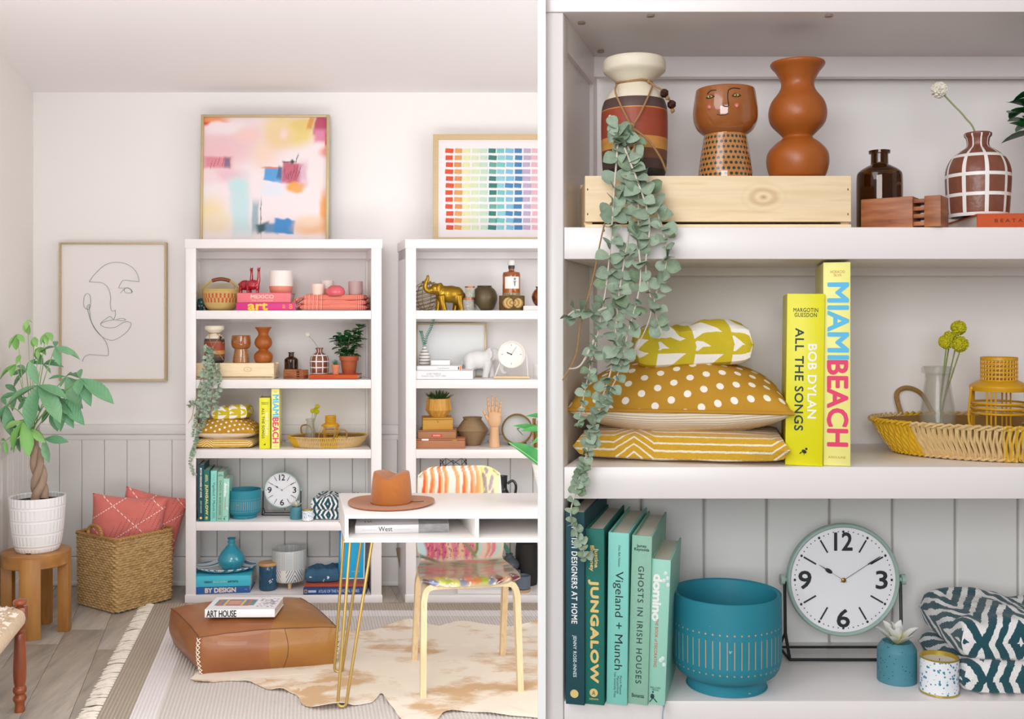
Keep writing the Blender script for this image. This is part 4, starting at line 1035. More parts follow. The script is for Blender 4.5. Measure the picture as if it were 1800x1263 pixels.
# swatch print on the far right bookcase
YS = 5.44
a3 = thing('framed_colour_chart', 'oak framed print of rainbow paint swatches on top of the right far bookcase', 'picture', sx(906, YS, 1.8445)); a3.rotation_euler = (R(-2.5), 0, 0)
wd, ht = 290 * sa, 191 * sa
frame(a3, wd, ht, .027, .03, oak_fr)
B().box((0, .004, ht / 2), (wd - .05, .012, ht - .05)).put('paper', mat('pale_grey_paper', 'e6e2e4', .8), a3)
cc = ['e2583a', 'e6a25f', 'e8e3ad', 'dbe2ba', 'c9dcc4', '6fa89b', '92cbd0', '83bcd6', '4f83b0', 'c0aac4', 'eab3bb', 'e0879a', 'd86a84', 'e8a0a8', 'efc0b0']
for i in range(12):
    for j in range(15):
        X = 783.5 + j * 15.1 + rr.uniform(-1, 1); Yp = 266.5 + i * 12.35
        h = cc[j]
        if j == 6 and rr.random() < .4: h = '7cc4bf'
        if j == 5 and rr.random() < .35: h = '3f7f74'
        if j == 7 and rr.random() < .2: h = '4f8ab8'
        if j == 1 and rr.random() < .3: h = 'e0915a'
        w_, h_ = (13.2 if rr.random() < .6 else 15) * sa, 8.4 * sa
        if ('sw', h) not in TXT:
            hh = h; r_, g_, b_ = (int(h[q:q + 2], 16) for q in (0, 2, 4)); dk = '%02x%02x%02x' % (int(r_ * .86), int(g_ * .9), int(b_ * .92))
            TXT[('sw', h)] = B().prism([(-.5, -.46), (.46, -.5), (.5, .44), (-.47, .5)], 0, 1).mesh('swatch', mat('watercolour', lambda P: P.mix(hh, dk, P.noise(1.3, 3)), .8))
        o = put('swatch', TXT[('sw', h)], a3)
        o.matrix_local = FR((X + 6.6 - 906) * sa, -.0022, ht - (Yp + 5 - 243) * sa, rr.uniform(-.05, .05)) @ Matrix.Diagonal((w_, h_, .0008, 1))

# ================================================================ rug, hide
RZ = .012
def ribfn(P):
    xs = P.x + P.y * .208
    e = xs.mn((P.y * -1.0))
    band = e.lt(.118); wb = e.gt(.118) * e.lt(.215)
    st = (P.y * 150 + (xs * 71.4).fl() * .5).fr()
    basec = P.mix(P.mix('dcd5d0', 'c2b8b0', ((xs * 449).sin() * .5 + .5) * .8), 'e4deda', st * .35)
    return P.mix(P.mix(basec, P.mix('bdb0a0', 'aa9c8b', (xs * 449).sin() * .5 + .5), band), P.mix('eee8e8', 'ded6d4', ((xs * 449).sin() * .5 + .5) * .6), wb)
rugm = mat('braided_wool', ribfn, .95, bump=lambda P: (P.y * 420).sin() * .4 + ((P.x + P.y * .208) * 449).sin() + P.noise(300, 2), bs=.5)
rug0 = onz(255, 1080, RZ); RX0, RY0 = -1.792, 5.135     # far left corner
t = thing('striped_rug', 'large pale braided rug with taupe and white border stripes and fringe', 'rug', (RX0, RY0, 0))
b = B(); nx = 300; LW, LD = 3.9, 1.75
def rugpt(u, v):
    y = -LD * v; x = LW * u + y * -.208
    return V((x, y, RZ + (.0016 if int(round(u * nx)) % 2 else 0)))
b.grid(rugpt, nx, 24)
b.box((0, 0, 0), (.001, .001, .001))
b.put('weave', rugm, t)
B().prism([(0, 0), (LW, 0), (LW + LD * .208, -LD), (LD * .208, -LD)], .001, RZ - .001).put('backing', mat('rug_edge', 'c9bbaa', .95), t)
frm = mat('cream_fringe', 'e6dccf', .95)
tas = []
for v_ in range(4):
    b = B(); rr = random.Random(v_)
    for k in range(7):
        y = (k - 3) * .0035; e = rr.uniform(-.010, .010)
        b.tube(spline([(0, y * .5, .008), (-.022, y, .011), (-.045, y + e * .6, .006 + rr.uniform(0, .006)), (-.068 - rr.uniform(0, .012), y + e * 1.6, .004)], 3), [.0022] * 9 + [.0012], 5)
    tas.append(b.mesh('tassel', frm))
rr = random.Random(4)
for k in range(62):
    y = -.012 - k * .0275; o = put('tassel', tas[k % 4], t); o.location = (-y * .208 + .004, y, 0); o.rotation_euler = (0, 0, .2 + rr.uniform(-.35, .35))
# cowhide
hp = [(335, 1193), (352, 1199), (400, 1196), (440, 1199), (470, 1211), (498, 1214), (522, 1222), (532, 1238), (560, 1247), (580, 1248), (605, 1243), (640, 1237), (656, 1233), (664, 1222), (672, 1220), (678, 1230), (692, 1245), (704, 1262), (730, 1275), (765, 1266), (785, 1252), (830, 1251), (868, 1256), (900, 1258), (946, 1262), (1010, 1275), (1090, 1240), (1100, 1150), (1040, 1098), (990, 1094), (946, 1094), (928, 1099), (905, 1102), (880, 1100), (850, 1097), (820, 1092), (798, 1093), (778, 1102), (760, 1098), (735, 1095), (705, 1094), (682, 1099), (660, 1107), (640, 1110), (600, 1117), (560, 1122), (480, 1128), (400, 1150), (360, 1172)]
outl = [onz(x, y, .016) for x, y in hp]
hidec = [('e', .46, .5, .32, .10, 0, 'd9b58a', .7)]
def hide():
    t = thing('cowhide_rug', 'cream and tan cowhide lying over the striped rug under the desk', 'rug', (outl[0].x, outl[0].y, 0))
    c = V((sum(p.x for p in outl) / len(outl), sum(p.y for p in outl) / len(outl), 0))
    cl = spline(outl + [outl[0]], 4)[:-1]; n = len(cl); rings = 16
    vs, fs = [], []
    for q in range(rings + 1):
        f = (q / rings)
        for p in cl:
            d = c.lerp(V((p.x, p.y, 0)), f)
            edge = max(0, (f - .7) / .3)
            z = RZ + .0035 + .0035 * (mnoise.noise((d.x * 5, d.y * 5, 1)) + 1) * .5 + edge ** 2 * .030 * max(0, mnoise.noise((d.x * 7, d.y * 9, 7)) - .05)
            vs.append((d.x - outl[0].x, d.y - outl[0].y, z))
    for q in range(rings):
        for k in range(n):
            k2 = (k + 1) % n; fs.append((q * n + k, q * n + k2, (q + 1) * n + k2, (q + 1) * n + k))
    b = B(); me = bpy.data.meshes.new('x'); me.from_pydata(vs, [], fs); b.bm.from_mesh(me); bpy.data.meshes.remove(me); b.weld(1e-5)
    b.solid(.0022)
    m = mat('cow_hair', lambda P: P.mix(P.mix(P.mix('efe6d9', 'e8dac4', P.noise(2.2, 3)), 'cda678', P.ramp(P.noise(2.6, 5, (1, 1.6, 1), .62), [(.50, '000000'), (.60, 'ffffff')])), 'f0e8da', P.noise(6, 4).gt(.62) * .5), .9, bump=lambda P: P.noise(120, 3, (.3, 1, 1)), bs=.25, sheen=.2)
    b.put('hide', m, t)
hide()

# ================================================================ pouf with book
LEA = mat('tan_leather', lambda P: P.mix(P.ramp(P.noise(3.2, 4), [(.3, '87552e'), (.5, '986335'), (.7, 'a8753b')]), P.mix('8f4f33', 'a2742a', P.x.gt(.27)), .35), .45, bump=lambda P: P.noise(45, 5), bs=.25, coat=.15)
pc = [V((-1.248, 4.084, 0)), V((-.722, 4.215, 0)), V((-.965, 4.66, 0)), V((-1.495, 4.49, 0))]
pf = thing('leather_pouf', 'square tan leather floor pouf with cream cross stitched corners on the rug', 'pouf', pc[0])
def poufpt(a, c, k):
    u, v = (a + 1) / 2, (c + 1) / 2; o = pc[0]
    q = (pc[0] - o) * (1 - u) * (1 - v) + (pc[1] - o) * u * (1 - v) + (pc[2] - o) * u * v + (pc[3] - o) * (1 - u) * v
    return q
PH = .205
def pouf():
    b = B(); n = 26; m = 12
    cen = poufpt(0, 0, 0)
    def top(u, v):
        a, c = 2 * u - 1, 2 * v - 1; q = poufpt(a, c, 0)
        z = PH - .022 + .034 * ((1 - a * a) * (1 - c * c)) ** .5 + .003 * mnoise.noise((a * 3, c * 3, 2)) - .012 * (a * a * c * c)
        return V((q.x, q.y, z))
    b.grid(top, n, n)
    # walls bulge between the corners
    loop = [(-1 + 2 * k / n, -1) for k in range(n)] + [(1, -1 + 2 * k / n) for k in range(n)] + [(1 - 2 * k / n, 1) for k in range(n)] + [(-1, 1 - 2 * k / n) for k in range(n)]
    def side(u, v):
        a, c = loop[int(round(u * len(loop))) % len(loop)]; q = poufpt(a, c, 0); tz = top((a + 1) / 2, (c + 1) / 2).z
        e = 1 - min(abs(a), abs(c)) ** 6 if True else 1
        out = .030 * math.sin(PI * v) * (.35 + .65 * e) + .004 * mnoise.noise((a * 2.5, c * 2.5, v * 3))
        d = V((q.x - cen.x, q.y - cen.y, 0)).normalized()
        q = q + d * out - d * .012 * (1 - v) ** 2
        return V((q.x, q.y, RZ + .006 + (tz - RZ - .006) * v))
    b.grid(side, len(loop), m, cu=True)
    b.weld(1e-4); b.put('leather_cover', LEA, pf, ang=60)
    seam = mat('leather_seam', '6f4420', .6); 
    for (a0, c0), (a1_, c1) in (((-1, -1), (1, -1)), ((1, -1), (1, 1)), ((-1, -1), (-1, 1))):
        pts = []
        for k in range(27):
            f = k / 26; a, c = a0 + (a1_ - a0) * f, c0 + (c1 - c0) * f; p = top((a + 1) / 2, (c + 1) / 2); d = V((p.x - cen.x, p.y - cen.y, 0)).normalized(); pts.append(p + d * .001)
        B().tube(pts, .0018, 6).put('seam', seam, pf)
    stm_ = mat('cream_thread', 'ece0cc', .8)
    for (a, c) in ((-1, -1), (1, -1)):
        q = poufpt(a, c, 0); d = V((q.x - cen.x, q.y - cen.y, 0)).normalized(); sd = V((-d.y, d.x, 0)) if a < 0 else V((-d.y, d.x, 0))
        for k in range(8):
            v = .08 + k * .115; z = RZ + .006 + (PH - .034 - RZ) * v; o = .030 * math.sin(PI * v) * .35 - .012 * (1 - v) ** 2
            p = q + d * (o + .0025); p.z = z; b = B()
            for s in (-1, 1): b.tube([p - sd * .009 - d * .004 + V((0, 0, -.0085 * s)), p + d * .001, p + sd * .009 - d * .004 + V((0, 0, .0085 * s))], .0021, 5)
            b.put('cross_stitch', stm_, pf)
    # panel seam on the front
    pts = []
    for k in range(13):
        u = (n * .5 + .0) / len(loop); pts.append(side(round(n * .62) / len(loop), k / 12) + V((0, -.0008, 0)))
    B().tube(pts, .0012, 5).put('seam', seam, pf)
pouf()
ah = fbook('art_book', 'white book titled ART HOUSE lying on the leather pouf', mat('white_gloss_cover', 'eceaec', .35), .285, .034, .185, (0, 0, 0), .02)
ah.location = onz(426, 1076, .225) + V((0, .045, -.006)); ah.location.z = .2185
L(ah, 'ART HOUSE', -.0745, .016, .120, .0265, BLK, .185, 0, .012, .98)
L(ah, 'L', .128, .017, .0006, .026, mat('grey_hairline', '8a8a90', .7), .185)
CW, CD = .19, .17
shp = [('b', .3, .5, .34, .30, 0, '6f8f9c', .04), ('b', .3, .5, .26, .34, 0, 'e0704a', .04), ('b', .3, .5, .22, .30, 0, '7d8f98', .05), ('b', .16, .5, .02, .3, 0, 'f0c860', .1), ('b', .44, .5, .02, .3, 0, 'f0c860', .1), ('b', .3, .5, .1, .2, 0, 'e79a7a', .2)]
shp = [(k, u, v, rx, ry, ro, h, so) for k, u, v, rx, ry, ro, h, so in shp]
for k in range(7): shp.append(('b', .3, .18 + k * .1, .33, .006, 0, '55707c', .4))
for k in range(60): shp.append(('b', .70 + .28 * rr.random(), .1 + .85 * rr.random(), .012 + .012 * rr.random(), .018, rr.uniform(-40, 40), rr.choice(['3c3f48', '6b6f78', 'b07a70', '565b66']), .4))
canvas('cover_print', .255, .145, 130, 60, 'e9e8ec', shp, VC, ah, TP(.008, .005, .0345))

# ================================================================ desk, hat and desk things
def desk():
    t = thing('desk', 'white desk with two open compartments and brass hairpin legs', 'desk', (-.604, 3.70, 0))
    sk = -.218; q = lambda x, y: (x + sk * y, y)  # desk plan sheared to follow the image slant of its end
    def quad(a, b_, c, d): return [q(a, c), q(b_, c), q(b_, d), q(a, d)]
    W, D, z0, z1 = 1.15, .47, .632, .731
    dm = mat('white_desk_lacquer', lambda P: P.mix('ece8e5', 'e7e2df', P.noise(3)), .38)
    B().prism(quad(0, W, 0, D), z1 - .013, z1, bev=.001).put('desktop', dm, t)
    B().prism(quad(0, W, 0, D), z0, z0 + .015, bev=.001).put('bottom_board', dm, t)
    for a in (0, W - .013): B().prism(quad(a, a + .013, .001, D - .001), z0 + .015, z1 - .013).put('side_board', dm, t)
    B().prism(quad(.471, .485, .002, D - .02), z0 + .015, z1 - .013).put('divider', dm, t)
    B().prism(quad(.013, W - .013, D - .02, D - .006), z0 + .015, z1 - .013).put('back_board', dm, t)
    br = mat('brass_rod', 'bd9f5e', .38, .7)
    for a, c, fx in ((.045, .05, -.01), (.045, .40, -.01), (W - .06, .05, .01), (W - .06, .40, .01)):
        sgn = 1 if a < .5 else -1
        b = B(); x0, y0 = q(a, c)
        foot = V((x0 - .052 * sgn, y0 + (.0 if c < .2 else .02), .019)); s1 = V((x0 - .022 * sgn, y0, z0)); s2 = V((x0 + .056 * sgn, y0 + (.02 if c < .2 else -.02), z0))
        w_ = .016
        pts = [s1, foot + V((-w_ * sgn, 0, .018))]
        for k in range(1, 8):
            a_ = PI + PI * k / 8; pts.append(foot + V((w_ * math.cos(a_) * sgn, 0, .018 + w_ * math.sin(a_))))
        pts += [foot + V((w_ * sgn, 0, .018)), s2]
        b.tube(pts, .0058, 10); b.put('hairpin_leg', br, t)
        B().box((x0 + .012 * sgn, y0 + .005, z0 - .002), (.11, .07, .004)).put('mounting_plate', br, t)
    return t
desk()
FELT = mat('rust_felt', lambda P: P.mix('a8642c', '9a5825', P.noise(60, 3)), .95, bump=lambda P: P.noise(500, 2), bs=.2, sheen=.25)
def hat():
    t = thing('felt_hat', 'rust brown wide-brimmed felt hat lying on the white desk', 'hat', onz(688, 884, .7315)); t.rotation_euler = (0, 0, -.12)
    def crown(u, v):
        a = 2 * PI * u; f = min(v / .72, 1)
        rx, ry = .079 - .012 * f, .088 - .022 * f
        z = .004 + .118 * math.sin(f * PI / 2) ** .9 if f < 1 else .122
        if v > .72:
            g = (1 - v) / .28; rx *= .25 + .75 * math.sqrt(max(0, 1 - (1 - g) ** 2)); ry *= .25 + .75 * math.sqrt(max(0, 1 - (1 - g) ** 2)); rx *= g ** .2 if g > 0 else 0; ry *= g ** .2 if g > 0 else 0
        x, y = rx * math.sin(a), -ry * math.cos(a)
        if f > .4:
            k = (f - .4) / .6
            z -= .020 * k * math.exp(-((x) / .022) ** 2) * (1 if y > -.03 else .75)       # crease along the crown
            pin = math.exp(-((abs(x) - .05) / .022) ** 2 - ((y + .052) / .03) ** 2)
            y += .018 * k * pin; x *= 1 - .10 * k * pin
            z -= .012 * k * max(0, (-y) / .08)
        return V((x, y, z))
    b = B(); b.grid(crown, 64, 26, cu=True); b.weld(1e-5); b.put('crown', FELT, t, ang=80)
    def brim(u, v):
        a = 2 * PI * u; r0x, r0y = .078, .087; r1x, r1y = .165, .172
        x = (r0x + (r1x - r0x) * v) * math.sin(a); y = -(r0y + (r1y - r0y) * v) * math.cos(a)
        return V((x, y, .004 + .007 * v * v * (abs(math.sin(a)) ** 2) + .0015 * math.cos(3 * a) * v))
    b = B(); b.grid(brim, 72, 8, cu=True); b.solid(.003); b.put('brim', FELT, t, ang=60)
    bd = mat('hat_band', '8f4f22', .8)
    b = B(); b.grid(lambda u, v: V((.0795 * math.sin(2 * PI * u), -.0885 * math.cos(2 * PI * u), .005 + .004 * v)), 60, 1, cu=True); b.solid(.001); b.put('band', bd, t)
    thd = mat('dark_thread', '3f2613', .8)
    B().tube(spline([(.08, -.02, .012), (.095, -.018, .0105), (.13, -.016, .0125)], 4), .0012, 5).put('thread', thd, t)
    B().tube(spline([(.085, -.03, .009), (.105, -.045, .0085), (.122, -.052, .0095)], 4), .0010, 5).put('thread', mat('orange_thread', 'c9742f', .8), t)
hat()
wbk = fbook('book', 'white art book titled West lying in the desk compartment', mat('white_matte_cover', 'e6e4e6', .45), .345, .031, .25, (0, 0, 0), .0)
wbk.location = sx(706.5, 3.79, .6475) + V((-.012, .125, 0)); wbk.rotation_euler = (0, 0, .1)
L(wbk, 'West', -.061, .0165, .051, .0165, BLK, .25, 0, 0); L(wbk, 'David Ramsey', -.121, .0135, .048, .004, mat('grey_print', 'b9b6b8', .7), .25)
L(wbk, 'AN AMERICAN LANDSCAPE', .0, .0135, .06, .003, mat('grey_print2', 'c4c2c4', .7), .25)
gs = mat('grey_photo_print', lambda P: P.mix('3f4244', 'c6c6c8', P.noise(18, 6, (1, .4, 3), .7)), .5)
B().box((.116, -.1258, .0155), (.11, .0008, .0305)).put('photo_print', gs, wbk); B().box((.116, 0, .0313), (.11, .25, .0006)).put('photo_print', gs, wbk)
text('1st', .028, .035, mat('grey_print3', '55585c', .7), wbk, TP(-.126, -.055, .0314, .15))

# ================================================================ chair
PLY = mat('birch_plywood', lambda P: P.ramp(P.noise(12, 4, (5, 5, .6)), [(.3, 'd9bb8e'), (.6, 'e6cea6'), (.8, 'cfae80')]), .45)
def chair():
    t = thing('desk_chair', 'bentwood chair with a painted flower print shell tucked behind the desk', 'chair', (-.186, 4.085, 0), .17)
    prof = spline([(-.200, .425), (-.185, .437), (-.12, .443), (.0, .436), (.09, .437), (.135, .455), (.165, .50), (.185, .58), (.21, .69), (.235, .79), (.242, .815)], 5)if False else None
    raw = [(-.205, .424), (-.185, .440), (-.12, .445), (.0, .437), (.085, .438), (.13, .455), (.162, .50), (.183, .58), (.205, .69), (.224, .79), (.230, .822)]
    pr = smooth_prof([(r + 1, z) for r, z in raw], 6); pr = [(r - 1, z) for r, z in pr]; n = len(pr) - 1
    wid = lambda f: .192 - .012 * max(0, f - .5) * 2 - .014 * max(0, f - .25) - .03 * max(0, .12 - f) * 8 * .5 - .10 * max(0, f - .93) - .02 * math.exp(-((f - .48) / .1) ** 2)
    def shell(u, v):
        f = v; k = v * n; i = min(int(k), n - 1); q = k - i
        y = pr[i][0] * (1 - q) + pr[i + 1][0] * q; z = pr[i][1] * (1 - q) + pr[i + 1][1] * q
        a = 2 * u - 1
        corner = 0
        e = abs(a)
        if f < .12: y += (e ** 3.2) * .055 * (1 - f / .12)
        if f > .88: z -= (e ** 9) * .042 * (f - .88) / .12
        x = a * wid(f)
        if f > .5: y -= .02 * (e ** 2) * min((f - .5) / .2, 1)
        else: z += .006 * e * e
        return V((x, y, z))
    nu, nv = 70, 130
    def off(u, v, d):
        e = .004; p = shell(u, v)
        du = shell(min(u + e, 1), v) - shell(max(u - e, 0), v); dv = shell(u, min(v + e, 1)) - shell(u, max(v - e, 0))
        return p + du.cross(dv).normalized() * d
    b = B(); g = b.grid(lambda u, v: off(u, v, .0022), nu, nv)
    U, W = [], []
    for i in range(nu + 1):
        for j in range(nv + 1): U.append(i / nu); W.append(1 - j / nv)
    U, W = np.array(U), np.array(W); rr = random.Random(6); S = [('b', .5, .78, .7, .26, 0, 'b3ad92', .12), ('b', .5, .40, .7, .12, 0, 'ecd9c4', .3)]
    pick = rr.choice
    # top: orange strokes; middle: pink and peach petals; seat: greens and greys
    for k, (u, h) in enumerate([(.06, 'e85a2a'), (.15, 'ea7a3a'), (.24, 'e8602c'), (.31, 'eb8a42'), (.44, 'e98c4a'), (.54, 'ea6f38'), (.63, 'ea7d44'), (.70, 'ef9a5a')]):
        S.append(('b', u + .02, .08, .022, .16, -8 + rr.uniform(-8, 14), h, .25)); S.append(('b', u + .05, .16, .012, .12, -18, 'f0b070', .4))
    S += [('e', .86, .10, .11, .12, 10, 'd3c94e', .3), ('e', .93, .18, .06, .1, 0, 'e0cf62', .4)]
    for u, v, r_ in ((.84, .07, 30), (.80, .13, -30), (.88, .14, 30), (.83, .19, -10), (.9, .20, 20)): S.append(('e', u, v, .022, .04, r_, '6e2a3c', .2))
    for k in range(9):
        u = .1 + k * .066; S.append(('e', u, .40, .032, .13, (u - .4) * -40, pick(['d9769a', 'e08aa6', 'd7688c', 'f0c8b4']), .25)); S.append(('e', u + .033, .40, .007, .14, (u - .4) * -40, 'e8b25c', .5))
    for k in range(90): S.append(('e', .1 + .55 * rr.random(), .32 + .17 * rr.random(), .006, .006, 0, 'a83f66', .4))
    for k in range(5):
        u = .72 + k * .055; S.append(('e', u, .40, .022, .12, 14, pick(['e58a98', 'c7e0dc', 'ea9f8e', 'f2d6c6']), .25))
    S += [('b', .70, .36, .015, .14, 18, '7f8f5a', .4), ('b', .62, .44, .014, .1, -50, '8c9a66', .4), ('e', .76, .28, .03, .025, 0, 'd8433a', .3), ('e', .04, .42, .05, .09, 10, 'c9e2e6', .3), ('b', .1, .50, .12, .02, 20, '6f7a58', .5)]
    for k in range(26): S.append(('e', rr.random(), .54 + .22 * rr.random(), .09, .02, rr.uniform(-14, 14), pick(['d98a86', '9a9a7a', 'b88a6a', 'e0a890', '7f8a6c', 'cf7a84']), .4))
    for k, h in enumerate(['5a4a54', '7f86a8', 'd4d86a', 'b9c64e', 'd9d476', '8b8fa6', 'e88a68', 'd9904f', 'b4c04a', '7d84a2', '7a2a3a', 'd8a98a', '6e2a3c']):
        S.append(('e', .04 + k * .075, .90 + .03 * rr.uniform(-1, 1), .045, .075, rr.uniform(-15, 15), h, .25))
    for k in range(40): S.append(('e', rr.random(), .84 + .14 * rr.random(), .006, .02, rr.uniform(-30, 30), pick(['f0ece0', 'e8b050', 'f2e6d0']), .4))
    cols = paint(U + .012 * np.sin(W * 40), W, 'e6e8dc', S)
    bot = g
    me = b.mesh('x', None, fix=False)
    # printed face (raised a hair above the ply shell)
    vcol(me, cols); me.materials.append(mat('lacquered_print', lambda P: P.attr(), .18, coat=.5)); me.name = 'printed_shell'
    for p in me.polygons: p.use_smooth = True
    me.flip_normals() if me.polygons[0].normal.z < 0 else None
    put('printed_shell', me, t)
    b = B(); A1 = [[b.bm.verts.new(off(i / 40, j / 60, d)) for j in range(61)] for d in (0, -.011) for i in range(41)]
    for i in range(40):
        for j in range(60):
            b.bm.faces.new((A1[i][j], A1[i + 1][j], A1[i + 1][j + 1], A1[i][j + 1])); b.bm.faces.new((A1[41 + i][j + 1], A1[42 + i][j + 1], A1[42 + i][j], A1[41 + i][j]))
    for i in range(40):
        for j in (0, 60): b.bm.faces.new((A1[i][j], A1[i + 1][j], A1[42 + i][j], A1[41 + i][j]))
    for j in range(60):
        for i in (0, 40): b.bm.faces.new((A1[i][j], A1[i][j + 1], A1[41 + i][j + 1], A1[41 + i][j]))
    b.put('plywood_shell', PLY, t)
    for s in (-1, 1):
        # front legs bend down from under the seat, rear legs splay back
        for y0, yb, xb in ((-.150, -.205, .186), (.10, .225, .186)):
            pts = [(s * .05, y0, .424), (s * .12, y0, .424), (s * .155, y0, .42), (s * .172, y0 + (yb - y0) * .06, .405), (s * .180, y0 + (yb - y0) * .14, .37), (s * xb, yb, .017)]
            pts = spline(pts[:5], 4) + [V(pts[5])]
            m_ = len(pts); d = V((0, 1, 0))
            B().sweep(pts, [.029] * (m_ - 1) + [.0165], .011, d).put('leg', PLY, t, ang=25)
        
    B().box((0, -.02, .415), (.11, .30, .012), bev=.002).put('seat_brace', PLY, t)
chair()
# ================================================================ far left bookcase, top shelf
S0 = LZ[0]
def pot_prof(r, h, rb=None, t=.004):
    rb = rb or r * .92
    return [(0, 0), (rb * .9, 0), (rb, .006), (r, h * .35), (r, h - .002), (r - t / 2, h), (r - t, h - .002), (r - t, h * .3), (rb * .8, .01), (0, .01)]
def bolga():
    t = thing('market_basket', 'round straw market basket with red checks and a leather-wrapped handle, top shelf', 'basket', sx(388.5, 5.31, S0), .2)
    pr = smooth_prof([(.045, 0), (.066, .008), (.084, .035), (.0925, .07), (.094, .098), (.092, .106)], 5)
    m = mat('straw_check', lambda P: P.mix(P.mix('cdb06c', 'b3924e', (P.th * 22).fr().gt(.82)), 'c9473a', ((P.th * 4.6 + ((P.z - .04) * 42).fl() * .5).fr().gt(.5)) * P.z.gt(.040) * P.z.lt(.088) * (P.th * 22).fr().lt(.82)), .85, bump=lambda P: (P.z * 900).sin() + (P.th * 140).sin(), bs=.4)
    B().lathe([(0, 0)] + pr + [(.086, .104), (.084, .07), (0, .02)], 56).put('body', m, t)
    st = mat('straw_rim', 'c2a460', .9)
    B().tube([(.092 * math.sin(2 * PI * k / 48), -.092 * math.cos(2 * PI * k / 48), .106) for k in range(48)], .004, 6, True).put('rim', st, t)
    arch = spline([(-.090, 0, .10), (-.075, 0, .13), (-.045, 0, .153), (0, 0, .163), (.045, 0, .153), (.075, 0, .13), (.090, 0, .10)], 5)
    B().tube(arch, .0055, 8).put('handle', st, t)
    B().tube(arch[10:21], .0095, 10).put('leather_grip', mat('brown_leather', lambda P: P.mix('8a4a26', '5e2f18', (P.x * 700).sin()), .5), t)
bolga()
tf = mat('floral_print', lambda P: P.mix(P.mix('1f3f4c', '2a6b6e', P.noise(40).gt(.5)), 'd9b09a', P.vor(60).lt(.32)), .8)
o = clothf(B(), .11, .10, .062, 5.5).put('folded_scarf', tf); solo(o, 'folded dark teal floral scarf behind the straw basket', 'scarf', sx(367, 5.42, S0), .2)
clk_ = ubook('book', 'cream book standing behind the straw basket on the top shelf', mat('cream_cover', 'd8cdb4', .7), .19, .148, .02, sx(379, 5.475, S0), .05)
mx = fbook('book', 'coral pink book titled MEXICO under the red animal figurine', mat('coral_pink_cover', 'e5707a', .5), .268, .050, .19, sx(469, 5.32, S0 + .0395), .08)
L(mx, 'MEXICO', -.008, .0305, .115, .018, mat('pale_peach_print', 'f3c2b4', .6), .19, 0, .02); L(mx, 'THE COOKBOOK', -.008, .011, .11, .0075, mat('pale_peach_print2', 'f3c2b4', .6), .19)
fx = mat('orange_print', 'ef8a4a', .6)
L(mx, 'FLAVORS', -.115, .025, .034, .008, mat('pink_print', 'd9848c', .6), .19, DOWN)
ar = fbook('book', 'magenta book titled art in yellow at the bottom of the pink stack', mat('magenta_cover', 'cf2f7c', .5), .30, .039, .21, sx(474.5, 5.325, S0), .03)
L(ar, 'art', -.040, .0195, .098, .034, mat('yellow_print', 'f2c230', .5), .21, 0, .03); L(ar, 'a', .092, .020, .014, .018, fx, .21, 0, .02); L(ar, 'B', .128, .020, .015, .024, fx, .21, 0, .02)
def llama():
    t = thing('animal_figurine', 'glossy red figurine of two long-necked animals on the pink books', 'figurine', sx(445, 5.31, S0 + .090), 0)
    b = B()
    for dx, dy, k in ((-.030, .014, .97), (.014, -.012, 1)):
        b.ball((dx - .014, dy, .043 * k), (.035, .023, .027), 16, 10)
        for lx in (-.036, .012): 
            for ly in (-.007, .007): b.tube([(dx + lx, dy + ly, .035), (dx + lx - .001, dy + ly, .012), (dx + lx, dy + ly, 0)], [.0105, .0065, .0075], 10)
        b.tube(spline([(dx + .008, dy, .045), (dx + .017, dy, .065), (dx + .0185, dy, .1), (dx + .0185, dy, .120)], 5), [.016, .0145, .013, .012, .0105, .0095, .009, .0085, .008, .0075, .007, .007, .007, .007, .007, .007], 12)
        b.ball((dx + .0185, dy - .003, .122), (.0085, .0125, .0085), 12, 8)
        for e in (-1, 1): b.tube([(dx + .0185 + e * .005, dy + .003, .127), (dx + .0185 + e * .0075, dy + .003, .138)], [.003, .0012], 6)
        b.ball((dx - .047, dy, .045), (.006, .006, .008), 8, 6)
    me = evalmesh(b.bm, 'figurine', mat('cherry_glaze', 'a81428', .12, coat=.8), .0022, 3)
    put('body', me, t)
llama()
def twotone(name, lab, px, Y, z, r, h, up, lo, cut, cat='pot'):
    m = mat('two_tone', lambda P: P.mix(lo, P.mix(up, up, .5), P.z.gt(cut)), .5, bump=lambda P: P.noise(150, 2), bs=.15)
    t = thing(name, lab, cat, sx(px, Y, z)); B().lathe(smooth_prof(pot_prof(r, h)[1:6], 2) + pot_prof(r, h)[6:], 44).put('body', m, t); return t
twotone('planter', 'cream and coral two-tone planter on the pink book stack', 494, 5.33, S0 + .090, .0605, .112, 'ece3dc', 'dd8a74', .036)
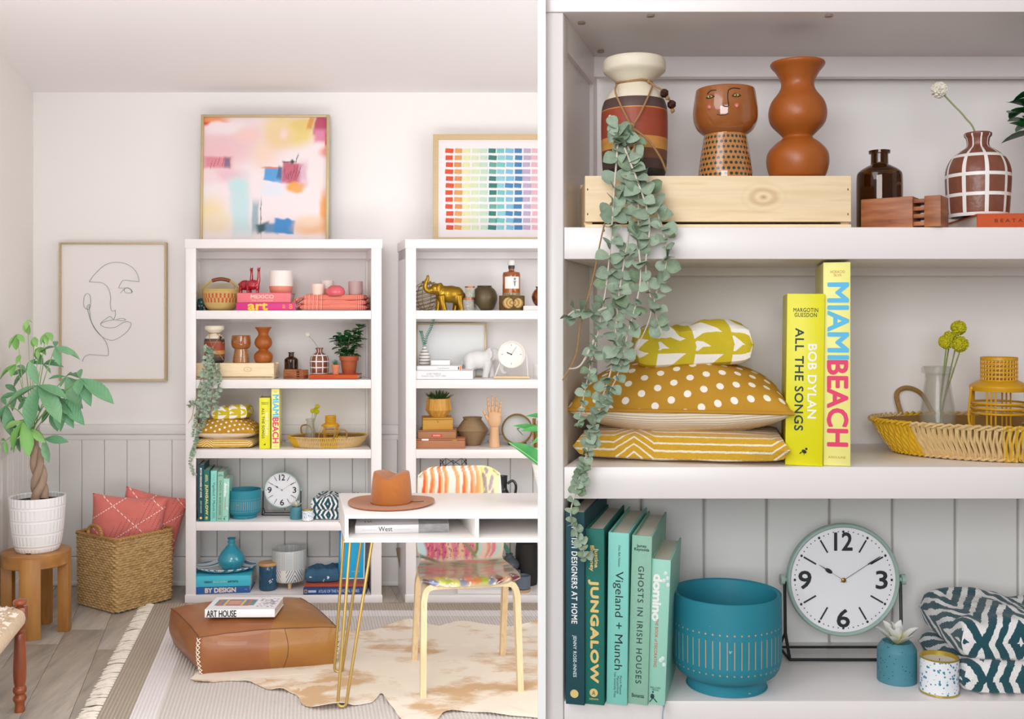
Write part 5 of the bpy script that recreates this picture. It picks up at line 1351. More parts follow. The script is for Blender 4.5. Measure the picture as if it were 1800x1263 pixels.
def throw():
    t = thing('folded_throw', 'folded coral throw with stripes and fringe on the top shelf', 'throw', sx(586, 5.33, S0), .03)
    m = mat('coral_weave', lambda P: P.mix(P.mix('e58b76', 'df7c69', P.noise(90, 2)), P.mix('eea896', 'c94f4f', (P.x * 95).fr().gt(.55)), ((P.x * 46).fr().gt(.6) * P.x.lt(-.04)).mx(P.x.gt(.13) * .6)), .9, bump=lambda P: P.noise(300, 2), bs=.4)
    b = B()
    for k in range(3):
        q = B(); clothf(q, .345 - .01 * k, .17, .030, 3 + k * 2.2, 26); me = q.mesh('x', None); me.transform(Matrix.Translation((.012, .004 * k, .026 * k))); b.bm.from_mesh(me); bpy.data.meshes.remove(me)
    b.put('cloth', m, t, kind='stuff')
    rr = random.Random(3)
    for k in range(22):
        y = -.085 + (k % 11) * .012; z = .018 + .03 * (k // 11) + rr.uniform(-.005, .01)
        B().tube(spline([(-.155, y, z + .012), (-.178, y + rr.uniform(-.01, .01), z + rr.uniform(-.004, .012)), (-.200 + rr.uniform(-.012, .012), y + rr.uniform(-.015, .015), max(.004, z - .012 + rr.uniform(-.012, .012)))], 3), .0024, 5).put('fringe', m, t)
throw()
for px, Y, r, h, up, lo, cut, lab in ((559, 5.29, .0325, .060, 'e9cfc2', 'e3bfae', .01, 'pale peach cup in front on the coral throw'), (575, 5.39, .0345, .080, 'ecdfd6', 'e2a58f', .04, 'cream and peach cup behind the other cups on the coral throw'), (625, 5.31, .0365, .074, 'b99a98', 'b99a98', .03, 'mauve ribbed cup at the right end of the coral throw')):
    twotone('cup', lab, px, Y, S0 + .0755, r, h, up, lo, cut, 'cup')
t = thing('bud_vase', 'small round coral bud vase lying low between the cups on the throw', 'vase', sx(590, 5.27, S0 + .0755))
B().lathe(smooth_prof([(.036, 0), (.046, .010), (.0475, .022), (.040, .040), (.026, .051), (.015, .0535)], 4) + [(.011, .046), (0, .02)], 40).put('body', mat('coral_glaze', 'd9606a', .25, coat=.4), t)

# ================================================================ far left bookcase, bottom shelf
S4 = LZ[4]
bd_ = fbook('book', 'dark blue book lettered BY DESIGN at the bottom of the stack under the platter', mat('dark_blue_cover', '2d5f9f', .5), .288, .035, .21, sx(394, 5.33, S4), .12)
L(bd_, 'BY DESIGN', -.002, .0175, .152, .0225, mat('pale_rose_print', 'e6d2c4', .6), .21, 0, .03); L(bd_, 'VENDOME', .125, .0175, .012, .006, mat('pale_rose_print2', '9fb6d4', .6), .21)
ga = fbook('book', 'aqua book lettered GREAT ARTISTS under the platter on the bottom shelf', mat('bright_aqua_cover', '46bfd6', .5), .29, .055, .21, sx(396, 5.33, S4 + .035), .1)
L(ga, 'GREAT', -.066, .025, .042, .0095, bronze_p, .21, 0, .02); L(ga, 'ARTISTS', .056, .025, .052, .0095, bronze_p, .21, 0, .02); L(ga, 'lives of the', -.006, .025, .066, .008, mat('lemon_print', 'e9e27a', .6), .21)
plm = mat('blue_striped_glaze', lambda P: P.mix('e4e6e4', '3f7f9f', ((P.x * 18 + P.y * 20).fr().lt(.42) * P.x.gt(-.02)).mx((P.x * 26 - P.y * 26).fr().lt(.3) * P.x.lt(-.02))), .3, coat=.4)
t = thing('platter', 'oval white platter with blue stripes balanced on the aqua book', 'plate', sx(397, 5.34, S4 + .0905), .05)
B().lathe(smooth_prof([(0, .002), (.5, .0), (.62, .003), (.85, .012), (1.0, .024)], 4) + [(1.0, .028), (.84, .0165), (.62, .007), (0, .006)], 56, ex=.155, ey=.115).put('dish', plm, t)
bgl = mat('turquoise_glass', '3aa3ba', .06, trans=.18, coat=.6)
t = thing('glass_vase', 'round turquoise glass vase with a narrow neck on the platter', 'vase', sx(407, 5.33, S4 + .0975))
B().lathe(smooth_prof([(0, 0), (.03, .0), (.050, .012), (.0665, .04), (.068, .06), (.055, .088), (.035, .112), (.0195, .13), (.018, .137), (.0215, .146), (.0175, .148), (.0172, .155), (.0225, .164)], 4) + [(.0195, .163), (.014, .15), (.0145, .132), (.03, .11), (.052, .085), (.063, .058), (.06, .036), (.03, .006), (0, .005)], 48).put('glass', bgl, t)
nav = mat('navy_glaze', 'lambda' and '1d4a68', .2, coat=.5)
t = thing('canister', 'navy ceramic canister with a wooden lid on the bottom shelf', 'canister', sx(471.5, 5.31, S4), -.15)
B().lathe(smooth_prof([(.042, 0), (.0455, .004), (.0465, .02), (.0465, .122)], 3) + [(.044, .126), (0, .126)], 44).put('jar', nav, t)
B().lathe([(0, .126), (.048, .126), (.0495, .129), (.0495, .137), (.047, .141), (0, .141)], 44).put('lid', mat('beech_lid', lambda P: P.mix('c9a06a', 'b58a55', P.noise(20, 3, (8, 1, 1))), .5), t)
b = B()
for a, z in ((.5, .042), (.62, .046), (.72, .038), (.85, .05), (.58, .034)): b.ball((.0468 * math.sin(a), -.0468 * math.cos(a), z + .01), (.004, .002, .003), 8, 5)
b.put('painted_sprig', mat('white_glaze_paint', 'e6e8ea', .4), t, kind='stuff')
def plf(P):
    up = P.mix('d9d6d0', '9fb0b6', ((P.z * 170).fr().lt(.45)) * (P.th * 1.5).fr().lt(.6))
    up = P.mix(up, '8f979c', ((P.th * 22).fr().lt(.4)) * (P.th * 1.5).fr().gt(.66))
    s_ = (P.th * .75 + .1).fr()
    lo = P.mix('e3ddd4', '4f6e8f', ((P.z * 42 + (s_ - .5).ab() * 9).fr().lt(.32)) * s_.gt(.12) * s_.lt(.88))
    return P.mix(lo, up, P.z.gt(.102))
def footed():
    t = thing('footed_planter', 'blue and white patterned planter on three wooden feet, bottom shelf', 'planter', sx(508.5, 5.37, S4))
    B().lathe(smooth_prof([(.05, .03), (.078, .034), (.088, .048), (.0895, .08), (.0895, .192)], 3) + [(.088, .198), (.085, .196), (.084, .19), (.083, .06), (0, .05)], 56).put('body', mat('patterned_glaze', plf, .3, coat=.3), t)
    wd_ = mat('beech_foot', 'd6b184', .5)
    for a in (.25, 2.3, 4.4): B().tube([(.055 * math.sin(a), -.055 * math.cos(a), .045), (.06 * math.sin(a), -.06 * math.cos(a), 0)], [.0125, .0085], 14).put('foot', wd_, t)
footed()
at_b = fbook('book', 'dark blue atlas lying under the red book on the bottom shelf', mat('atlas_cover', '27467c', .45), .318, .033, .23, sx(593, 5.325, S4), .06)
L(at_b, 'ATLAS OF THE NATIONAL PARKS', .02, .0165, .205, .0145, mat('atlas_print', '9fb4d8', .5), .23, 0, .015)
fm_ = mat('yellow_frame_print', 'e3c85a', .5)
b = B()
for dx, dz, w_, h_ in ((-.0055, 0, .0022, .016), (.0055, 0, .0022, .016), (0, .0072, .011, .0022), (0, -.0072, .011, .0022)): b.box((-.146 + dx, -.1155, .0165 + dz), (w_, .0006, h_))
b.put('emblem', fm_, at_b); B().box((-.114, -.1154, .0165), (.04, .0004, .012)).put('band_print', mat('pale_blue_band', 'b4c3dc', .5), at_b)
rd_ = fbook('book', 'thin red book on top of the dark blue atlas, bottom shelf', mat('brick_red_cover', 'b0503a', .6), .31, .0145, .22, sx(594, 5.335, S4 + .033), .02)
jm = mat('indigo_denim', lambda P: P.mix(P.mix('24455f', '3f6a88', P.noise(14, 4)), 'dfe3e6', P.noise(26, 3).gt(.62) * P.z.lt(.035)), .9, bump=lambda P: P.noise(300, 2), bs=.4)
o = clothf(B(), .175, .15, .066, 21.3).put('folded_textile', jm); solo(o, 'crumpled indigo and white textile lying on the red book', 'cloth', sx(568, 5.32, S4 + .0475), .1)
cy = mat('cyan_cover', '12b2e8', .45)
cb = ubook('book', 'tall cyan book with a white border standing on the red book', mat('cyan_edge', '2b8fc0', .5), .138, .285, .03, sx(618, 5.31, S4 + .0475), .10, .02)
B().box((.004, -.0012, .14), (.124, .002, .268)).put('border_print', WHT, cb); B().box((.004, -.0024, .14), (.112, .001, .256)).put('front_print', cy, cb)
L(cb, 'A NATURAL HISTORY', .02, .045, .04, .004, WHT, .0045)
ubook('book', 'small dark maroon book at the right end of the bottom shelf', mat('maroon_cover', '5a2a30', .6), .02, .075, .12, sx(645.5, 5.33, S4 + .0335), .05)

# ================================================================ far right bookcase
gold_m = mat('antique_gold', lambda P: P.mix('b08a2a', '8d6a1e', P.noise(30, 3)), .3, .85)
gold_l = mat('gold_wire', 'b79a5c', .35, .8)
YR = 5.33
t = thing('wire_globe', 'round gold wire globe behind the gold elephant', 'ornament', sx(750, 5.40, S0))
for k in range(7):
    z = -.062 + k * .0205; r_ = math.sqrt(.075 ** 2 - z * z)
    B().tube([(r_ * math.sin(2 * PI * q / 40), -r_ * math.cos(2 * PI * q / 40), .076 + z + .28 * r_ * math.sin(2 * PI * q / 40)) for q in range(40)], .0022, 5, True).put('wire', gold_l, t)
for k in range(3):
    a = k * PI / 3 + .3; B().tube([(.075 * math.cos(2 * PI * q / 40) * math.cos(a), .075 * math.cos(2 * PI * q / 40) * math.sin(a), .0765 + .074 * math.sin(2 * PI * q / 40)) for q in range(40)], .002, 5, True).put('wire', gold_l, t)
B().tube([(.022 * math.sin(2 * PI * q / 20), -.022 * math.cos(2 * PI * q / 20), .152) for q in range(20)], .004, 6, True).put('collar', gold_l, t)
def elephant(b, up=True):
    """facing -x, trunk raised or hanging; unit height about 1"""
    b.ball((.12, 0, .50), (.40, .235, .27), 20, 12); b.ball((.32, 0, .46), (.24, .23, .28), 16, 10); b.ball((-.10, 0, .52), (.24, .22, .25), 16, 10)
    b.ball((-.34, 0, .66), (.17, .15, .18), 16, 10)
    for x in (-.20, .34):
        for s in (-1, 1):
            k = .10 if s < 0 else -.04
            b.tube([(x + .02, s * .12, .46), (x + k * .5, s * .125, .22), (x + k, s * .125, .03), (x + k, s * .125, 0)], [.145, .10, .092, .105], 12)
    if up: p = [(-.42, 0, .62), (-.56, 0, .60), (-.66, 0, .70), (-.64, 0, .86), (-.58, 0, 1.0), (-.60, 0, 1.08)]
    else: p = [(-.44, 0, .64), (-.53, 0, .52), (-.55, 0, .36), (-.55, 0, .22), (-.62, 0, .13), (-.70, 0, .16)]
    q = spline(p, 4); b.tube(q, [.105 - .07 * k / len(q) for k in range(len(q))], 10)
    b.tube(spline([(.52, 0, .56), (.60, 0, .46), (.61, 0, .28)], 4), .022, 6)
    for s in (-1, 1):
        b.ball((-.22, s * .17, .66), (.14, .035, .20), 14, 8, Matrix.Rotation(-s * .5, 4, 'Z'))
    return b
def ele(name, label, loc, H, m, up, flip, rz, rem, cat='figurine'):
    t = thing(name, label, cat, loc, rz); b = elephant(B(), up); b.xf(Matrix.Diagonal((H * (-1 if flip else 1), H, H, 1)))
    bmesh.ops.recalc_face_normals(b.bm, faces=b.bm.faces[:])
    put('body', evalmesh(b.bm, 'elephant', m, rem, 3), t)
    tk = mat('ivory_glaze', 'efe8d8', .4)
    for s in (-1, 1): B().tube([((-.40 if not flip else .40) * H, s * .09 * H, .60 * H), ((-.52 if not flip else .52) * H, s * .11 * H, (.50 if not up else .57) * H)], [.022 * H, .008 * H], 8).put('tusk', m if up else tk, t)
ele('elephant_figurine', 'gold elephant figurine with raised trunk on the top shelf', sx(785, 5.30, S0), .168, gold_m, True, False, .25, .0035)
jl = mat('jar_glass', 'dfe0d8', .05, alpha=.2, coat=.7); cop = mat('copper_lid', 'b9704a', .35, .7); fill = mat('gold_leaf_flakes', lambda P: P.mix('d9cb8a', 'a89448', P.vor(160)), .4, .4)
def sjar(px, Y, z, r, h, lab):
    t = thing('spice_jar', lab, 'jar', sx(px, Y, z))
    B().lathe([(0, 0), (r, 0), (r, h * .9), (r * .86, h), (r * .82, h), (r * .94, h * .88), (r * .94, .003), (0, .003)], 24).put('glass', jl, t)
    B().lathe([(0, h * .97), (r * .95, h * .97), (r * .97, h * 1.12), (0, h * 1.12)], 24).put('lid', cop, t)
    b = B(); rr = random.Random(px)
    for k in range(40): a = rr.uniform(0, 6.28); q = r * .72 * math.sqrt(rr.random()); b.ball((q * math.cos(a), q * math.sin(a), .006 + rr.random() * h * .68), (.004, .0025, .0045), 5, 4, Matrix.Rotation(rr.uniform(0, 3), 4, 'X'))
    b.put('flakes', fill, t, kind='stuff')
sjar(823, 5.30, S0, .031, .058, 'left lower glass jar of gold flakes with copper lid'); sjar(840, 5.38, S0, .024, .058, 'right lower glass jar of gold flakes beside the bronze vase'); sjar(826, 5.305, S0 + .067, .027, .052, 'topmost glass jar of gold flakes, stacked on another jar')
t = thing('bronze_vase', 'round dark bronze vase with a short neck behind the jars', 'vase', sx(851.5, 5.40, S0))
B().lathe(smooth_prof([(.032, 0), (.05, .012), (.066, .05), (.068, .075), (.058, .106), (.041, .122), (.037, .126), (.040, .131)], 4) + [(.035, .131), (.034, .12), (0, .1)], 44).put('body', mat('bronze_glaze', lambda P: P.mix('6e5f42', '574a32', P.z * 8), .4, .2), t)
lgm = mat('bark_edge', lambda P: P.mix('7a5c34', '4a351e', P.noise(60, 4)), .9); lgt = mat('cut_wood', lambda P: P.mix('c9a866', '94713a', (((P.x * P.x * .5 + (P.z - .04) * (P.z - .04)).sq() * 500 + P.noise(20) * 5).sin() * .5 + .5)), .7)
t = thing('log_stand', 'short cut log with bark under the whisky bottle', 'stand', sx(899.5, 5.32, S0), .1)
b = B(); rr = random.Random(2); b.grid(lambda u, v: V(((.066 + .005 * mnoise.noise((math.sin(2 * PI * u) * 2, math.cos(2 * PI * u) * 2, 3))) * math.sin(2 * PI * u), -(.06 + .004 * mnoise.noise((math.sin(2 * PI * u) * 3, 1, 3))) * math.cos(2 * PI * u), .076 * v)), 40, 4, cu=True); b.put('bark', lgm, t)
B().lathe([(0, .0755), (.062, .0755), (.064, .077), (0, .078)], 36).put('cut_top', lgt, t)
for x, r_ in ((-.024, .028), (.028, .025)):
    B().lathe([(0, 0), (r_ * .7, .004), (r_, .001), (r_, -.006)], 26, M=Matrix.Translation((x, -.058, .038)) @ Matrix.Rotation(PI / 2, 4, 'X')).put('knot', lgt, t)
whi = mat('amber_spirit', lambda P: P.mix('b8661f', '9a4d16', P.z * 6), .05, trans=.25, coat=.6)
t = thing('spirit_bottle', 'square bottle of amber spirit with a white label on the log', 'bottle', sx(899, 5.32, S0 + .0785), 0)
b = B(); pr = [(0, 0), (.044, 0), (.0465, .004), (.0465, .108), (.043, .119), (.018, .124), (.0145, .128), (.0145, .142), (0, .142)]
b.lathe(pr, 24); b.put('glass', whi, t)
B().lathe([(.0468, .012), (.0469, .0), (.046, 0)], 24).put('foot', mat('thick_glass', '8a8468', .1), t)
B().lathe([(0, .138), (.0165, .138), (.0168, .155), (0, .156)], 20).put('neck_foil', mat('dark_foil', '3a2f2a', .4), t)
B().lathe([(0, .155), (.017, .155), (.0205, .162), (.0205, .176), (.016, .183), (0, .184)], 16).put('stopper', mat('cut_glass_stopper', 'dcdad6', .1, coat=.5), t)
b = B(); b.grid(lambda u, v: V((.0472 * math.sin((u - .45) * 1.75), -.0472 * math.cos((u - .45) * 1.75), .034 + .062 * v)), 14, 1); b.put('label', mat('paper_label', 'e9e6e1', .7), t)
S2_ = lambda a, z: V((.0479 * math.sin(a), -.0479 * math.cos(a), z))
b = B()
for p in ([(.22, .086), (.52, .086)], [(.37, .091), (.37, .078)], [(.26, .080), (.48, .080)], [(.30, .075), (.22, .071)], [(.44, .075), (.52, .071)], [(.25, .068), (.49, .068)], [(.37, .072), (.37, .046)], [(.29, .061), (.45, .061)], [(.30, .054), (.44, .054)]):
    b.tube([S2_(*p[0]), S2_(*p[1])], .0014, 5)
b.put('brush_lettering', BLK, t)
o = B().box((0, 0, .012), (.085, .1, .024), bev=.002).put('small_box', mat('white_card', 'e6e2dd', .6)); solo(o, 'small flat white box beside the log stand', 'box', sx(934, 5.32, S0))
t = thing('copper_vessel', 'round copper vessel on the small white box at the frame edge', 'vase', sx(952, 5.32, S0 + .024))
B().lathe(smooth_prof([(.03, 0), (.045, .02), (.052, .05), (.04, .078), (.028, .09), (.034, .10)], 4) + [(.03, .1), (0, .08)], 32).put('body', mat('hammered_copper', lambda P: P.mix('a8633f', '8a4c30', P.vor(90)), .25, .8), t)
# second shelf
S1 = LZ[1]
t = thing('blank_frame', 'small gold framed blank print leaning at the back of the shelf', 'picture', sx(793, 5.47, S1)); t.rotation_euler = (R(-3), 0, 0)
frame(t, 124 * 5.47 / F, 94 * 5.47 / F, .009, .02, gold_fr); B().box((0, .003, .143), (.36, .008, .27)).put('paper', mat('cool_white_paper', 'e4e5e4', .7), t)
t = thing('striped_vase', 'slim white bottle vase with dark horizontal stripes and eucalyptus sprigs', 'vase', sx(746, 5.36, S1 + .052))
B().lathe(smooth_prof([(.027, 0), (.0285, .01), (.0285, .06), (.022, .082), (.012, .098), (.0095, .118)], 4) + [(.007, .118), (0, .06)], 32).put('body', mat('striped_glaze', lambda P: P.mix('e6dfd8', '4f5250', (P.z * 62).fr().lt(.24)), .5), t)
g_ = mat('eucalyptus_sprig', lambda P: P.mix('3f7361', '5d8a78', P.rnd()), .6); sl = leafmesh('leaf', g_, ov)
for p in ([(0, 0, .1), (.012, 0, .16), (.035, 0, .21), (.05, 0, .26)], [(0, 0, .1), (-.008, 0, .15), (-.018, 0, .19)]):
    q = spline(p, 6); B().tube(q, .0012, 5).put('sprig', g_, t)
    for k in range(3, len(q), 1):
        for s in (-1, 1): put('leaf', sl, t, M=orient(q[k], q[k] + V((s * .0095, -.003, .005)), .008, (0, -1, .3)))
wc = mat('white_cover', 'e8e6e6', .5); gp = mat('grey_lettering', 'a9a8a8', .6)
q = fbook('book', 'thick white book at the bottom of the white stack, grey lettering on its spine', wc, .292, .046, .2, sx(783, 5.30 + .02, S1), .0); L(q, 'JOEY MERLE\nFrench Flea 1957-1987', -.052, .023, .125, .02, gp, .2)
q = fbook('book', 'middle white book of the white stack with a small orange mark', wc, .23, .022, .18, sx(773.5, 5.325, S1 + .046), .03); L(q, 'Scandinavian', .02, .011, .06, .009, gp, .18); B().box((.108, -.0905, .011), (.010, .001, .02)).put('orange_mark', fx, q); B().box((.098, -.0905, .011), (.005, .001, .014)).put('dark_mark', BLK, q)
o = fbook('book', 'small blank white book on top of the white stack', wc, .098, .029, .12, sx(775.5, 5.33, S1 + .068), 0)
ele('elephant_figurine', 'white elephant figurine standing behind the white clock', sx(848, 5.42, S1), .185, mat('white_plaster', 'e9e7e6', .6), False, True, -.15, .006)
t = thing('table_clock', 'round white mantel clock on a pale wooden base', 'clock', sx(899, 5.30, S1))
RX = Matrix.Translation((0, 0, .125)) @ Matrix.Rotation(PI / 2, 4, 'X')
B().lathe([(0, -.02), (.066, -.02), (.0715, -.01), (.0715, .01), (.068, .014), (.062, .011), (.061, .004), (0, .004)], 48, M=RX).put('case', mat('cream_enamel', 'ece6de', .4), t)
for a in (0, 90, 180, 270): B().tube([(.044 * math.sin(R(a)), -.0045, .125 + .044 * math.cos(R(a))), (.052 * math.sin(R(a)), -.0045, .125 + .052 * math.cos(R(a)))], .0013, 5).put('hour_mark', num_m, t)
B().tube([(0, -.006, .125), (-.023, -.006, .135)], [.002, .0028], 6).put('hour_hand', DARKG, t); B().tube([(0, -.006, .125), (.026, -.006, .164)], .0011, 6).put('minute_hand', mat('grey_hand', '9a9a98', .5), t); B().ball((0, -.006, .125), (.004, .002, .004), 10, 6).put('hub', DARKG, t)
B().box((0, 0, .007), (.185, .06, .013), bev=.002).put('base', mat('pale_beech', 'dcc49a', .5), t)
for s in (-1, 1): B().tube([(s * .06, .004, .09), (s * .078, .004, .125) if s > 0 else (s * .06, .004, .08), (s * .085, .004, .013)], .003, 6).put('wire_support', mat('white_wire', 'e6e2dc', .4), t)
t = thing('glass_tumbler', 'clear glass tumbler at the frame edge beside the white clock', 'glass', sx(946, 5.33, S1)); B().lathe([(0, 0), (.026, 0), (.03, .075), (.0285, .075), (.025, .006), (0, .006)], 28).put('glass', jl, t)
# third shelf
S2 = LZ[2]
cig = lambda h, h2: mat('cedar_box', lambda P: P.mix(h, h2, P.noise(9, 4, (1, 1, 9))), .55)
def wbox(lab, px, Y, z, w_, h_, d, m, rz=0):
    t = thing('wooden_box', lab, 'box', sx(px, Y, z), rz); B().box((0, 0, h_ * .42), (w_, d, h_ * .84), bev=.0015).put('body', m, t); B().box((0, 0, h_ * .93), (w_, d, h_ * .135), bev=.002).put('lid', m, t); return t
c1 = wbox('large reddish cedar box at the bottom of the box stack, paper seal at left', 775.5, 5.335, S2, .254, .050, .19, cig('b37a56', 'a36a48')); B().box((-.075, -.0955, .046), (.035, .0008, .008)).put('paper_seal', WHT, c1); B().box((.075, -.0957, .042), (.026, .0012, .006)).put('brass_clasp', brass, c1)
c2 = wbox('middle cedar box of the box stack with a red printed label', 770, 5.33, S2 + .0505, .195, .042, .17, cig('b07a54', 'a06c48')); lb_ = B().box((.0, -.0855, .016), (.056, .0008, .0135)).put('label', mat('red_label', 'd6402f', .5), c2); L(c2, 'ROMEO', 0, .016, .036, .007, WHT, .1716)
c3 = wbox('honey coloured rounded wooden box under the grass planter', 768.5, 5.33, S2 + .093, .155, .062, .14, cig('c9973f', 'b8852f'), .12); B().ball((0, -.0705, .045), (.004, .002, .006), 8, 6).put('brass_clasp', brass, c3)
bam = mat('bamboo_wood', lambda P: P.ramp(P.noise(10, 3, (8, 8, .5)), [(.3, 'b8802f'), (.5, 'c9943f'), (.7, 'd6a552')]), .5)
t = thing('grass_planter', 'spiky grass plant in a faceted wooden bowl on the box stack', 'plant', sx(771, 5.33, S2 + .155))
B().lathe([(0, 0), (.042, 0), (.068, .036), (.062, .096), (.055, .096), (.058, .05), (0, .03)], 9).put('bowl', bam, t, ang=10)
gb = leafmesh('blade', mat('dark_grass', lambda P: P.mix('2c4a24', '4a6a34', P.rnd()), .5), [(0, .5), (.4, .42), (.8, .2), (1, .03)], fold=.1, droop=-.05); rr = random.Random(8)
for k in range(70):
    a = rr.uniform(0, 6.28); e = rr.uniform(.0, 1.0); q = V((math.cos(a) * e * .035, math.sin(a) * e * .035, .088)); d = V((math.cos(a) * e * .062, math.sin(a) * e * .066, .052 - .028 * e * e))
    put('blade', gb, t, M=orient(q, q + d, .006, (math.cos(a), math.sin(a), .4)))
t = thing('clay_vase', 'angular tan clay vase between the box stack and the wooden hand', 'vase', sx(830.5, 5.40, S2))
B().lathe(smooth_prof([(.04, 0), (.044, .004), (.083, .072), (.0835, .082), (.052, .128), (.046, .134), (.0525, .146)], 4) + [(.049, .146), (.042, .132), (0, .1)], 44).put('body', mat('raw_clay', lambda P: P.mix('9c8260', '8c7454', P.noise(30, 3, (1, 1, 5))), .8), t)
def hand():
    t = thing('wooden_hand', 'jointed wooden artist hand standing upright on the third shelf', 'ornament', sx(869, 5.30, S2), -.1)
    hm_ = mat('artist_hand_wood', lambda P: P.mix('e0b58c', 'd3a67c', P.noise(12, 3, (5, 5, 1))), .5)
    B().lathe(smooth_prof([(0, 0), (.027, 0), (.0265, .02), (.0225, .08), (.0215, .105), (0, .107)], 3), 28).put('wrist', hm_, t)
    b = B(); b.ball((0, 0, .14), (.036, .0165, .043), 18, 12); b.ball((.001, 0, .165), (.037, .015, .022), 16, 10)
    put('palm', evalmesh(b.bm, 'palm', hm_, .0025, 3), t)
    for x, a, ln in ((-.026, -.10, .078), (-.0085, -.02, .086), (.0105, .03, .082), (.028, .10, .062)):
        p = V((x, 0, .178)); d = V((math.sin(a), -.04, math.cos(a)))
        for k, (f0, f1) in enumerate(((0, .42), (.44, .72), (.74, 1))):
            q0, q1 = p + d * ln * f0 + V((0, -.004 * f0, 0)), p + d * ln * f1 + V((0, -.006 * f1, 0)); r_ = .0083 - .0012 * k
            B().tube([q0, q0.lerp(q1, .2), q0.lerp(q1, .8), q1], [r_ * .75, r_, r_, r_ * .7], 12).put('finger_joint', hm_, t)
    p = V((-.033, -.004, .142))
    for q0, q1, r_ in ((p, p + V((-.012, -.008, .025)), .0085), (p + V((-.0125, -.0085, .027)), p + V((-.021, -.012, .050)), .0075)):
        B().tube([q0, q0.lerp(q1, .2), q0.lerp(q1, .8), q1], [r_ * .75, r_, r_, r_ * .7], 12).put('thumb_joint', hm_, t)
hand()
t = thing('terrarium_clock', 'round glass-fronted gold ornament at the right of the wooden hand', 'ornament', sx(909, 5.40, S2)); RX = Matrix.Translation((0, 0, .083)) @ Matrix.Rotation(PI / 2, 4, 'X')
B().lathe([(.0745, -.03), (.08, -.03), (.082, .02), (.078, .024), (.074, .02)], 44, M=RX).put('gold_rim', gold_l, t); B().lathe([(0, -.02), (.075, -.02)], 40, M=RX).put('dial', mat('pearl_dial', 'dcd9d4', .3), t)
B().tube([(0, .015, .083), (.045, .012, .10)], .0015, 5).tube([(0, .015, .083), (.03, .012, .05)], .0015, 5).put('hands', num_m, t)
for s in (-1, 1): B().ball((s * .04, 0, .008), (.01, .02, .008), 10, 6).put('foot', BLACK, t)
t = thing('reed_vase', 'bundle of brown reeds in a woven holder at the right frame edge', 'vase', sx(943, 5.30, S2)); rr = random.Random(5)
for k in range(26):
    a = rr.uniform(0, 6.28); q = .025 * math.sqrt(rr.random()); B().tube([(q * math.cos(a), q * math.sin(a), 0), (q * 1.3 * math.cos(a), q * 1.3 * math.sin(a), .11 + rr.uniform(0, .05))], .003, 5).put('reed', mat('brown_reed', '9a7440', .8) if k == 0 else bpy.data.materials['brown_reed'], t)
# fourth and fifth shelf, seen past the chair
S3 = LZ[3]
t = thing('wire_ornament', 'dark wire crown-shaped holder peeping over the chair back', 'ornament', sx(797, 5.38, S3 + .20)); 
pts = []
for k in range(11): a = 2 * PI * k / 10; pts.append((.072 * math.sin(a), .05 * math.cos(a), .095 if k % 2 else .065))
B().tube(pts[:-1], .002, 5, True).tube([(.072 * math.sin(2 * PI * k / 24), .05 * math.cos(2 * PI * k / 24), 0) for k in range(24)], .002, 5, True).put('rim_wire', BLACK, t)
for p in pts[:-1]: B().tube([p, (p[0], p[1], 0)], .0016, 5).put('stay', BLACK, t)
bw = B().box((0, 0, .1), (.14, .12, .2), bev=.004).put('storage_box', mat('grey_card', 'b9b9b6', .8)); solo(bw, 'pale grey box hidden behind the chair back, carrying the wire crown', 'box', sx(797, 5.38, S3))
bk_ = mat('black_glaze', '14171a', .25, coat=.3)
t = thing('black_jug', 'small black jug with a looped handle behind the desk', 'jug', sx(884, 5.34, S3 + .022)); 
B().lathe(smooth_prof([(.03, 0), (.045, .03), (.047, .07), (.03, .11), (.022, .13), (.024, .185), (.026, .19)], 4) + [(.02, .188), (0, .1)], 32).put('body', bk_, t)
B().tube(spline([(.024, 0, .15), (.05, 0, .165), (.068, 0, .14), (.062, 0, .09), (.046, 0, .06)], 5), .007, 8).put('handle', bk_, t)
t = thing('serving_tray', 'dark tray under the black jug, seen just above the desk', 'tray', sx(890, 5.345, S3)); B().box((0, 0, .006), (.3, .2, .012), bev=.003).put('tray', mat('dark_pattern', lambda P: P.mix('2d3236', '8d8f90', P.vor(60).gt(.6)), .5), t)
t = thing('tall_vase', 'tall black rounded vase on the bottom shelf at the frame edge', 'vase', sx(926, 5.42, S4)); B().lathe(smooth_prof([(.05, 0), (.056, .01), (.06, .12), (.058, .2), (.046, .225), (0, .228)], 4), 36).put('body', mat('matte_black_clay', '24211f', .7), t)
t = thing('round_vase', 'dark grey round vase with a green sprig behind the chair', 'vase', sx(895, 5.36, S4 + .085)); B().lathe(smooth_prof([(.03, 0), (.05, .015), (.052, .04), (.03, .065), (.018, .075), (.02, .09)], 4) + [(.016, .088), (0, .04)], 36).put('body', mat('slate_glaze', '4a4f57', .4), t)
q = spline([(-.002, 0, .08), (-.02, -.01, .12), (-.045, -.01, .15)], 6); B().tube(q, .0014, 5).put('sprig', g_, t)
for k in range(2, len(q)):
    for s in (-1, 1): put('leaf', sl, t, M=orient(q[k], q[k] + V((.012 * s, -.004, .012)), .014, (0, -1, .2)))
bx = B().box((0, 0, .0425), (.13, .15, .085), bev=.003).put('storage_box', mat('slate_card', '6d737a', .8)); solo(bx, 'slate grey box under the round vase on the bottom shelf', 'box', sx(893, 5.37, S4))
t = thing('stoneware_pot', 'low blue-grey stoneware pot on a cork saucer, bottom shelf', 'pot', sx(918, 5.27, S4)); B().lathe([(0, .014), (.036, .014), (.042, .02), (.043, .08), (.040, .082), (.038, .03), (0, .03)], 36).put('body', mat('blue_grey_stoneware', '5f6a76', .5), t); B().lathe([(0, 0), (.042, 0), (.044, .014), (0, .014)], 36).put('saucer', mat('cork', 'b99a72', .8), t)
